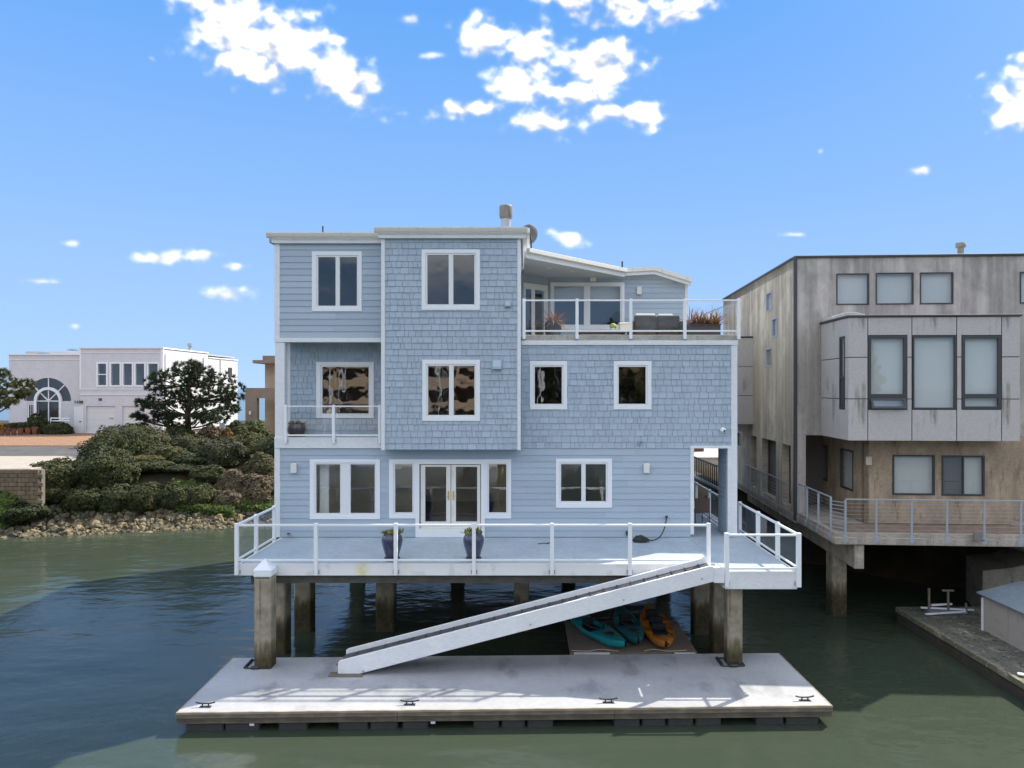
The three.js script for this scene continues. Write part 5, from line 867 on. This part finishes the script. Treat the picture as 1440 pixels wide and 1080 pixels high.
// tan house
{
  const Z = 62, t = thing('tan_house', 'tan stucco house with a flat overhanging roof by the shore', 'house'), y = LAND; const tan = M([0.55, 0.42, 0.28], 0.9, { map: T.blotch }), br = M([0.3, 0.225, 0.165], 0.9, { map: T.blotch });
  part('wall', plate([U(345, Z), U(420, Z), y, V(545.5, Z)], [[U(361, Z), U(387, Z), y + 0.01, V(560, Z)]], -Z, 0.6), br, t, 'brown entrance wall with an opening'); part('upper_wall', box(U(372.5, 64), U(430, 64), y, V(511, 64), -72, -64), tan, t); part('roof', [box(U(357.5, 63), U(430, 63), V(511, 63), V(506.5, 63), -73, -62.6), box(U(368, 63), U(430, 63), V(506.4, 63), V(500, 63), -73, -63.2)], br, t); part('side_panel', box(U(355, 68), U(360, 68), y, V(560, 68), -68.4, -68), tan, t); part('wall_lamp', box(U(352, Z) - 0.08, U(352, Z) + 0.08, V(583, Z), V(578, Z), -Z, -Z + 0.12), mt.cream, t); part('door', box(U(386, 63.8), U(396, 63.8), y, V(567, 63.8), -63.99, -63.9), mt.cavity, t);
  const s = thing('sign_post', 'small white notice sign on a post beside the pine', 'sign', { at: [U(313, 56), LAND, -56] }); part('post', box(-0.04, 0.04, 0, 1.4, -0.04, 0.04), mt.timber, s); part('board', box(-0.2, 0.2, 0.85, 1.42, 0.041, 0.07), M([0.5, 0.6, 0.62], 0.6), s);
}

// ------------------------------------------------------------------ plants
function leaves(n, place, size, colors, seed, aspect = 0.55) {      // many small folded leaf faces
  const r = rng(seed), P = new Float32Array(n * 18), C = new Float32Array(n * 18), a = new THREE.Vector3(), b = new THREE.Vector3(), nn = new THREE.Vector3(), p = new THREE.Vector3();
  for (let i = 0; i < n; i++) {
    place(r, p, nn); nn.x += (r() - 0.5) * 1.5; nn.y += (r() - 0.5) * 1.5 + 0.2; nn.z += (r() - 0.5) * 1.5; nn.normalize();
    a.set(r() - 0.5, r() - 0.5, r() - 0.5).cross(nn).normalize(); b.crossVectors(nn, a);
    const s = size * (0.6 + 0.8 * r()), w = s * aspect; a.multiplyScalar(s); b.multiplyScalar(w);
    const q = [[p.x - a.x, p.y - a.y, p.z - a.z], [p.x + b.x, p.y + b.y, p.z + b.z], [p.x + a.x, p.y + a.y, p.z + a.z], [p.x - b.x, p.y - b.y, p.z - b.z]], c = colors[Math.floor(r() * colors.length)], k = 0.7 + 0.6 * r();
    [0, 1, 2, 0, 2, 3].forEach((m, j) => { P.set(q[m], i * 18 + j * 3); C[i * 18 + j * 3] = c[0] * k; C[i * 18 + j * 3 + 1] = c[1] * k; C[i * 18 + j * 3 + 2] = c[2] * k; });
  }
  const g = new THREE.BufferGeometry(); g.setAttribute('position', new THREE.BufferAttribute(P, 3)); g.setAttribute('color', new THREE.BufferAttribute(C, 3)); g.computeVertexNormals(); return g;
}
const GREEN = [[0.042, 0.056, 0.016], [0.06, 0.072, 0.02], [0.03, 0.042, 0.015], [0.1, 0.095, 0.028]], OLIVE = [[0.1, 0.1, 0.03], [0.13, 0.115, 0.035], [0.07, 0.08, 0.03]], YELLOW = [[0.2, 0.17, 0.035], [0.15, 0.14, 0.035], [0.1, 0.11, 0.035]], LIME = [[0.13, 0.19, 0.03], [0.1, 0.16, 0.03], [0.16, 0.2, 0.04]], DRY = [[0.2, 0.15, 0.09], [0.14, 0.11, 0.065], [0.09, 0.085, 0.045], [0.25, 0.19, 0.11]];
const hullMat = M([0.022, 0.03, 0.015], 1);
// a shrub of radii rx, ry, rz: leafy shell with lumps over a dark green inner hull
function shrub(name, label, category, at, [rx, ry, rz], colors, seed, { n = 5200, leaf = 0.07, lump = 0.34, group, low = -0.25 } = {}) {
  const t = thing(name, label, category, { at, group }), f = 1.4 / Math.max(0.5, Math.min(rx, ry)), v = new THREE.Vector3();
  const rad = (x, y, z) => 1 + lump * 1.6 * fbm3(x * rx * f * 0.9 + seed, y * ry * f, z * rz * f * 0.9, 3);
  const place = (r, p, nn) => { do { const q = 2 * r() - 1, a = r() * 6.283, s = Math.sqrt(1 - q * q); v.set(s * Math.cos(a), q, s * Math.sin(a)); } while (v.y < low); const k = rad(v.x, v.y, v.z) * (1 - 0.2 * r() * r() + 0.05 * r()); p.set(v.x * rx * k, v.y * ry * k, v.z * rz * k); nn.set(v.x / rx, v.y / ry, v.z / rz).normalize(); };
  part('foliage', leaves(n, place, leaf, colors, seed), leafMat, t);
  const core = new THREE.IcosahedronGeometry(1, 4), p = core.attributes.position; for (let i = 0; i < p.count; i++) { v.fromBufferAttribute(p, i).normalize(); const k = rad(v.x, v.y, v.z) * 0.82; p.setXYZ(i, v.x * rx * k, Math.max(v.y, -0.4) * ry * k, v.z * rz * k); } core.computeVertexNormals(); part('inner_hull', core, hullMat, t);
  return t;
}
const base = (px, Z, lift = 0) => { const x = U(px, Z); return [x, landY(x, Z) + lift, -Z]; };
function bush(label, a, b, top, Z, colors, seed, o = {}) {        // spans columns a..b, crest at row top
  const c = base((a + b) / 2, Z), h = V(top, Z) - c[1]; c[1] += h * 0.28;
  return shrub('shrub', label, 'shrub', c, [(b - a) / 2 * Z / 1000, h * 0.72, o.deep ?? (b - a) / 2 * Z / 1000 * 0.85], colors, seed, { group: 'shrubs on the bank', low: -0.75, ...o });
}
bush('large rounded dark shrub nearest the water on the bank', 100, 192, 630, 38.6, GREEN, 11, { n: 12000 });
bush('largest domed shrub beside the driveway, behind the rounded one', 126, 238, 599, 43.6, GREEN.concat(OLIVE.slice(0, 1)), 12, { n: 14000 });
bush('low spreading shrub above the block wall', 36, 112, 648, 37.6, GREEN.concat(OLIVE), 13, { n: 8000, leaf: 0.08 });
bush('clipped flat hedge section left of the grey green shrub', 232, 296, 612, 44.5, GREEN.concat([[0.08, 0.06, 0.045]]), 14, { n: 9000 });
bush('grey green domed shrub in the middle of the bank', 282, 346, 617, 42, GREEN.concat([[0.085, 0.085, 0.06], [0.1, 0.085, 0.06]]), 15, { n: 9500 });
bush('brownish shrub close to the blue house corner', 344, 392, 640, 40.5, OLIVE.concat(DRY.slice(1, 3)), 16, { n: 7000 });
bush('yellow flowering shrub along the path by the tan house', 322, 384, 611, 46, YELLOW.concat(GREEN), 17, { n: 8000 });
bush('small yellowish shrub between the two big domes', 186, 232, 640, 41.4, YELLOW.concat(OLIVE), 19, { n: 4500 });
bush('dark trailing shrub at the foot of the block wall', -10, 66, 702, 35.9, GREEN.slice(0, 3), 21, { n: 7000 });
bush('bright green shrub at the left edge above the rocks', -22, 27, 690, 35.4, LIME, 22, { n: 4500, leaf: 0.08 });
[[192, 246, 648, 40.4], [232, 284, 652, 40.6], [266, 318, 655, 40.2], [306, 352, 664, 39.7], [340, 392, 668, 39.6], [52, 104, 682, 37.1], [92, 146, 684, 37.2], [136, 190, 682, 37.5], [178, 232, 682, 37.9], [220, 272, 682, 38.3], [258, 308, 684, 38.6], [298, 348, 688, 38.9]].forEach(([a, b, top, Z], i) =>
  bush(['dark shrub right of the largest dome on the slope', 'dark mounded shrub below the hedge section', 'dark shrub under the left flank of the grey green dome', 'dry brown scrub under the grey green dome', 'dry brown scrub nearest the blue house', 'dark trailing mound right of the block wall', 'dark trailing mound left below the rounded shrub', 'dark trailing mound right below the rounded shrub', 'dark mound above the rocks in the middle', 'dark mound left above the bright succulents', 'olive mound above the bright succulents', 'dry mound behind the right half of the succulents'][i], a, b, top, Z, i === 3 || i === 4 || i === 11 ? DRY : i === 10 ? OLIVE.concat(GREEN) : GREEN, 40 + i, { n: 6000, lump: 0.34 }));
bush('dark shrub hugging the blue house corner by the path', 362, 462, 606, 43, GREEN, 25, { n: 9000 });
bush('mid green shrub filling the gap right of the largest dome', 206, 262, 628, 42.4, GREEN.concat(OLIVE.slice(0, 2)), 26, { n: 7000, lump: 0.36 });
bush('dark shrub tucked between the hedge and the grey green dome', 244, 300, 638, 41.6, GREEN, 27, { n: 7000, lump: 0.36 });
for (const [lab, a, b, top, Z, col, seed] of [['dark round shrub under the tan house wall', 319, 348, 594, 58, GREEN, 31], ['wide green shrub before the tan house entrance', 338, 376, 592.5, 59.5, GREEN.concat(LIME.slice(0, 1)), 32], ['reddish low shrub right of the pine trunk', 278, 318, 600, 55, DRY.slice(1).concat([[0.12, 0.06, 0.04]]), 33], ['orange grass clump beside the notice sign', 311, 326, 603, 54, [[0.3, 0.19, 0.07], [0.22, 0.14, 0.06]], 34], ['low clipped hedge before the second garage door', 166, 216, 597.5, 52, GREEN, 35], ['low shrub at the foot of the pine', 228, 274, 597, 51, GREEN, 36], ['dark shrub against the arched window', 36, 66, 584, 63.5, GREEN, 37], ['rounded shrub right of the arched window', 64, 100, 592, 63.2, GREEN.concat(OLIVE.slice(2)), 38]]) bush(lab, a, b, top, Z, col, seed, { n: 3200, leaf: 0.1, group: 'shrubs round the white and tan houses' });
// bright succulents creeping along the foot of the bank
{
  const r = rng(404), P = []; const t = new THREE.Group(); const gs = [];
  const place = (rr, p, nn) => { const px = 243 + 150 * rr(), Z = 37.6 + 1.7 * rr() + (px > 330 ? 0.6 : 0), x = U(px, Z); p.set(x, landY(x, Z) + 0.05 + (0.5 + 0.25 * n3(x * 1.4, 2, Z * 1.4)) * Math.pow(rr(), 0.6), -Z); nn.set(0, 0.6, 0.6); };
  const g = leaves(15000, place, 0.085, LIME.concat(GREEN.slice(0, 2)), 405, 0.3); const m = shade(new THREE.Mesh(g, leafMat)); m.name = 'ground_cover'; m.userData = { kind: 'stuff', label: 'bright green succulents creeping along the foot of the bank', category: 'ground cover' }; scene.add(m);
}
// clay pots by the entry
{
  const clay = M([0.3, 0.13, 0.075], 0.85, { map: T.blotch });
  [[3, 'orange flowers', [[0.6, 0.3, 0.02], [0.5, 0.22, 0.02]]], [11, 'red tinged leaves', DRY], [19.5, 'a small shrub', GREEN], [29, 'grey green leaves', OLIVE], [39.5, 'dark leaves', GREEN], [49, 'tall leaves', GREEN]].forEach(([px, what, col], i) => {
    const k = 1 + 0.06 * i, t = thing('clay_pot', `clay pot with ${what}, ${['first', 'second', 'third', 'fourth', 'fifth', 'sixth'][i]} from the left in the entry row`, 'planter', { at: [U(px, 61.5 + i * 0.25), LAND + 0.09, -61.5 - i * 0.25], group: 'clay pots by the entry ramp' });
    part('pot', lathe([[0.001, 0], [0.22, 0], [0.31, 0.5], [0.35, 0.5], [0.35, 0.6], [0.29, 0.6], [0.27, 0.54], [0.001, 0.54]].map(([a, b]) => [a * k * 0.68, b * k * 0.85]), 18), clay, t);
    part('foliage', leaves(420, (r, p, nn) => { const a = r() * 6.28, d = 0.32 * Math.sqrt(r()); p.set(d * Math.cos(a), 0.48 * k + 0.5 * r(), d * Math.sin(a)); nn.set(Math.cos(a), 0.7, Math.sin(a)); }, 0.08, col.concat(GREEN.slice(0, 1)), 500 + i), leafMat, t);
  });
}
// the wind-shaped pine
function needleTuft(r, out, cols, c, dir, size, count) {
  const v = new THREE.Vector3(), side = new THREE.Vector3();
  for (let i = 0; i < count; i++) {
    v.set(r() - 0.5, r() - 0.5, r() - 0.5).normalize().multiplyScalar(0.95).add(dir).normalize(); side.set(r() - 0.5, r() - 0.5, r() - 0.5).cross(v).normalize().multiplyScalar(0.028);
    const L = size * (0.6 + 0.6 * r()), s = r() * 0.3 * size, a = [c.x + v.x * s, c.y + v.y * s, c.z + v.z * s], b = [c.x + v.x * L, c.y + v.y * L, c.z + v.z * L], col = cols[Math.floor(r() * cols.length)], k = 0.7 + 0.6 * r();
    out.P.push(a[0] - side.x, a[1] - side.y, a[2] - side.z, a[0] + side.x, a[1] + side.y, a[2] + side.z, b[0], b[1], b[2]);
    for (let q = 0; q < 3; q++) out.C.push(col[0] * k, col[1] * k, col[2] * k);
  }
}
function pine(name, label, at, clumps, trunkPts, limbR, cols, seed, tufts = 26, size = 0.42) {
  const t = thing(name, label, 'tree', { at }), r = rng(seed), bark = M([0.1, 0.075, 0.055], 0.95, { map: T.wood }), out = { P: [], C: [] }, limbs = [], d = new THREE.Vector3(), c = new THREE.Vector3();
  const tr = []; for (let i = 0; i + 1 < trunkPts.length; i++) tr.push(rod(trunkPts[i], trunkPts[i + 1], lerp(limbR, limbR * 0.4, i / trunkPts.length), 10, lerp(limbR, limbR * 0.4, (i + 1) / trunkPts.length)));
  part('trunk', tr, bark, t);
  for (const [x, y, z, rad] of clumps) {
    let best = trunkPts[1]; for (const p of trunkPts.slice(1)) if (p[1] < y + 0.1 && Math.hypot(p[0] - x, p[1] - y, p[2] - z) < Math.hypot(best[0] - x, best[1] - y, best[2] - z)) best = p;
    const mid = [lerp(best[0], x, 0.55), lerp(best[1], y, 0.45) - 0.1, lerp(best[2], z, 0.55)]; limbs.push(tube([best, mid, [x, y - rad * 0.2, z]], 0.05, 8, 5));
    for (let k = 0; k < tufts; k++) { const q = 2 * r() - 1, a = r() * 6.283, s = Math.sqrt(1 - q * q), rr = rad * Math.pow(r(), 0.4); d.set(s * Math.cos(a), q * 0.75 + 0.25, s * Math.sin(a)).normalize(); c.set(x + d.x * rr, y + (d.y - 0.1) * rr * 0.72, z + d.z * rr); d.y += 0.35; d.normalize(); needleTuft(r, out, cols, c, d, size, 34); }
  }
  part('limbs', limbs, bark, t);
  const g = new THREE.BufferGeometry(); g.setAttribute('position', new THREE.Float32BufferAttribute(out.P, 3)); g.setAttribute('color', new THREE.Float32BufferAttribute(out.C, 3)); g.computeVertexNormals(); part('crown', g, leafMat, t);
}
{
  const Z = 52, bx = U(265, Z), cl = [], r = rng(71), at = (px, py, z) => [(px - 265) * Z / 1000, V(py, Z) - LAND, z];
  for (const [px, py, rad] of [[225, 538, 0.8], [238, 527, 0.75], [252, 520, 0.8], [266, 517, 0.85], [281, 519, 0.8], [295, 526, 0.8], [309, 536, 0.85], [320, 546, 0.75], [322, 560, 0.7], [311, 553, 0.9], [296, 543, 0.95], [280, 534, 0.95], [262, 533, 0.95], [245, 540, 0.9], [230, 552, 0.8], [243, 557, 0.75], [260, 550, 0.9], [277, 553, 0.85], [290, 560, 0.8], [305, 569, 0.75], [318, 573, 0.55], [215, 563, 0.5], [207, 572, 0.5], [219, 575, 0.55], [204, 586, 0.42], [214, 588, 0.45], [228, 583, 0.5], [236, 570, 0.6], [252, 568, 0.6], [270, 567, 0.7], [283, 575, 0.65], [298, 584, 0.6], [308, 588, 0.5], [250, 584, 0.45], [275, 588, 0.5], [288, 591, 0.45], [312, 581, 0.5], [240, 592, 0.35]]) { const [x, y] = at(px, py); cl.push([x, y, (r() - 0.5) * 2.6, rad]); if (r() < 0.55) cl.push([x + (r() - 0.5), y - 0.2, (r() - 0.5) * 4, rad * 0.8]); }
  pine('pine_tree', 'spreading dark green pine before the white house', [bx, LAND, -Z], cl, [[0.05, -0.2, 0], [0, 1.2, 0], [-0.05, 2.2, 0.05], [0.1, 3.2, 0], [0.0, 4.3, 0.05], [0.1, 5.2, 0]], 0.24, [[0.03, 0.05, 0.022], [0.04, 0.062, 0.025], [0.055, 0.07, 0.028]], 72, 15, 0.34);
  const Z2 = 47, cl2 = []; for (const [px, py, rad] of [[2, 540, 0.7], [12, 545, 0.7], [22, 543, 0.55], [-10, 545, 0.8], [5, 556, 0.75], [18, 556, 0.65], [28, 556, 0.4], [-8, 562, 0.8], [10, 567, 0.5], [24, 566, 0.4], [-2, 525, 0.4], [-20, 530, 0.9], [-30, 548, 0.9]]) cl2.push([(px + 14) * Z2 / 1000, V(py, Z2) - LAND, (rng(px + 99)() - 0.5) * 2, rad]);
  pine('pine_tree', 'olive tinted tree at the left edge of the picture', [U(-14, Z2), LAND, -Z2], cl2, [[0, -0.2, 0], [0.05, 1.2, 0], [0.1, 2.4, 0.1], [0.1, 3.6, 0], [0.1, 4.6, 0]], 0.2, [[0.11, 0.1, 0.03], [0.09, 0.1, 0.035], [0.07, 0.085, 0.03]], 74, 24, 0.3);
}
// block wall and riprap
{
  const w = thing('block_wall', 'low retaining wall of tan concrete blocks at the left edge', 'wall'), y0 = 1.2, bl = 0.42, bh = 0.215, mats = [0.9, 1, 1.1].map((k) => M([0.27 * k, 0.22 * k, 0.15 * k], 0.95, { map: T.concrete }));
  const core = part('core', box(-70, -24.35, y0, 3.1, -36.0, -35.72), mt.cavity, w);
  for (let r = 0; r < 9; r++) for (let i = 0; i < 30; i++) { const x = -36.6 + (i - (r % 2) * 0.5) * bl; if (x < -37 || x + bl > -24.2) continue; part('block', box(x + 0.004, x + bl - 0.004, y0 + r * bh + 0.005, y0 + (r + 1) * bh - 0.005, -35.7, -35.58 + 0.02 * R(), 0.02), mats[Math.floor(R() * 3)], w); }
}
{
  const bank = new THREE.Group(); bank.name = 'rock_bank'; bank.userData = { kind: 'structure' }; scene.add(bank);
  const geos = Array.from({ length: 7 }, (_, k) => { const g = new THREE.IcosahedronGeometry(1, 1), p = g.attributes.position, v = new THREE.Vector3(); for (let i = 0; i < p.count; i++) { v.fromBufferAttribute(p, i).normalize(); const q = 0.85 + 0.5 * fbm3(v.x * 1.3 + k * 7, v.y * 1.3, v.z * 1.3, 2) + 0.12 * Math.sign(n3(v.x * 2 + k, v.y * 2, v.z * 2)); p.setXYZ(i, v.x * q, v.y * q, v.z * q); } g.computeVertexNormals(); const uv = g.attributes.uv; for (let i = 0; i < uv.count; i++) uv.setXY(i, p.getX(i), p.getY(i)); return g; });
  const mats = [[0.2, 0.18, 0.12], [0.27, 0.23, 0.15], [0.15, 0.14, 0.1], [0.3, 0.25, 0.16], [0.11, 0.11, 0.075]].map((c) => M(c, 0.92, { map: T.concrete }));
  const r = rng(909), list = [];
  for (let i = 0; i < 2300; i++) { const x = lerp(-30, -13, r()), d = -0.9 + 3.3 * Math.pow(r(), 1.15), Z = shoreZ(x) + d; if (d > 1.9 && n3(x * 0.6, 3, Z * 0.6) < 0.02) continue; const s = 0.09 + 0.15 * r() * r() + (r() < 0.06 ? 0.09 : 0); list.push({ x, Z, s, y: landY(x, Z) + s * 0.25 + (d < 0 ? 0.12 * Math.min(1, -d) : 0.0), k: Math.floor(r() * 7), m: Math.floor(r() * 5), e: [r() * 6, r() * 6, r() * 6], f: [0.9 + 0.5 * r(), 0.6 + 0.3 * r(), 0.8 + 0.4 * r()] }); }
  list.sort((a, b) => (b.s * (b.y > 0 ? 1 : 0.2)) - (a.s * (a.y > 0 ? 1 : 0.2)));
  const rest = [];
  list.forEach((o, i) => {
    const m = shade(new THREE.Mesh(geos[o.k], mats[o.m])); m.position.set(o.x, o.y, -o.Z); m.rotation.set(...o.e); m.scale.set(o.s * o.f[0], o.s * o.f[1], o.s * o.f[2]);
    if (i < 300) { m.name = 'stone'; bank.add(m); return; }
    m.updateMatrix(); const g = geos[o.k].clone().applyMatrix4(m.matrix), c = new Float32Array(g.attributes.position.count * 3), cc = mats[o.m].color; for (let j = 0; j < c.length; j += 3) { c[j] = cc.r; c[j + 1] = cc.g; c[j + 2] = cc.b; } g.setAttribute('color', new THREE.BufferAttribute(c, 3)); rest.push(g);
  });
  part('small_stones', rest, M([1, 1, 1], 0.92, { vertexColors: true, map: T.concrete }), bank).userData.kind = 'stuff';
}

// ------------------------------------------------------------------ the far shore that the windows mirror
{
  setting('far_shore', box(-140, 140, -2, 1.4, 50, 140, 0.1), M([0.2, 0.18, 0.14], 0.95, { map: T.soil }));
  const b = thing('apartment_block', 'long beige apartment block with balconies across the water, mirrored in the windows', 'building', { at: [-28, 1.4, 62] });
  const beige = M([0.7, 0.54, 0.37], 0.9, { map: T.blotch }), brown = M([0.12, 0.085, 0.06], 0.8);
  part('wall', box(-38, 30, 0, 14.5, 0.9, 12), brown, b); for (let k = 0; k < 5; k++) { part('balcony', box(-38, 30, k * 2.95 + 0.2, k * 2.95 + 1.3, -0.6, 0.88), beige, b); part('floor_band', box(-38, 30, k * 2.95 - 0.1, k * 2.95 + 0.18, -0.8, 0.88), M([0.42, 0.33, 0.24], 0.9), b); }
  for (let i = 0; i < 12; i++) part('pier', box(-38 + i * 6.15, -37.2 + i * 6.15, 0, 14.6, -0.9, 0.87), beige, b); part('roof', box(-39, 31, 14.6, 15.3, -1.4, 12.5), mt.roofing, b);
  const hullS = [[0, 0], [0.9, 0.5], [2.6, 1.1], [5, 1.25], [7.6, 1.05], [8.4, 0.85]];
  const proto = thing('sailboat', 'white sailboat moored across the water, mirrored in the windows', 'sailboat', { at: [-12, 0, 24], group: 'moored sailboats across the water' });
  const hg = (() => { const s = new THREE.Shape(); hullS.forEach(([x, y], i) => (i ? s.lineTo(x, y) : s.moveTo(x, y))); [...hullS].reverse().forEach(([x, y]) => s.lineTo(x, -y)); const g = new THREE.ExtrudeGeometry(s, { depth: 1.0, bevelEnabled: true, bevelSize: 0.15, bevelThickness: 0.15, bevelSegments: 3 }); g.rotateX(-Math.PI / 2); g.translate(-4.2, 0, 0); return g; })();
  part('hull', hg, mt.trim, proto); part('cabin', box(-1.8, 1.8, 1.1, 1.7, -0.75, 0.75, 0.15), mt.trim, proto); part('mast', rod([-0.6, 1, 0], [-0.6, 12.5, 0], 0.11, 10), mt.trim, proto); part('boom', rod([-0.6, 2.3, 0], [3.2, 2.3, 0], 0.09, 10), M([0.04, 0.12, 0.14], 0.8), proto); part('spreader', [rod([-0.6, 7.2, -0.9], [-0.6, 7.2, 0.9], 0.03), rod([-0.6, 10, -0.6], [-0.6, 10, 0.6], 0.03)], mt.trim, proto);
  part('rigging', [[-4.2, 0, 12.4], [4.0, 0, 12.4], [-0.6, 1.1, 12], [-0.6, -1.1, 12]].map(([x, z, y]) => rod([x, 1, z], [-0.6, y, 0], 0.018, 5)), mt.galv, proto);
  [[-19, 27, 0.4], [-8.5, 30, 1.2], [-26, 33, 1.5], [-15, 36, 0.2], [-4, 26, 1.5], [-32, 27, 0.9], [2, 34, 0.3], [-22, 41, 1.4], [8, 28, 1.1]].forEach(([x, z, t]) => copyOf(proto, proto.userData.label, [x, 0, z], t));
  for (const [x, z, h] of [[5, 46, 13], [11, 44, 14], [17, 47, 13], [23, 45, 15], [30, 48, 13]]) { const t = shrub('dark_tree', 'dark broad tree on the far shore, mirrored in the windows', 'tree', [x, 1.4 + h * 0.55, z], [4.2, h * 0.46, 3.6], DRY.concat(GREEN), 600 + x, { n: 5000, leaf: 0.35, group: 'trees on the far shore', low: -0.9 }); part('trunk', rod([0, -h * 0.55, 0], [0, 0, 0], 0.4, 8, 0.2), mt.timber, t); }
}

renderer.render(scene, camera);
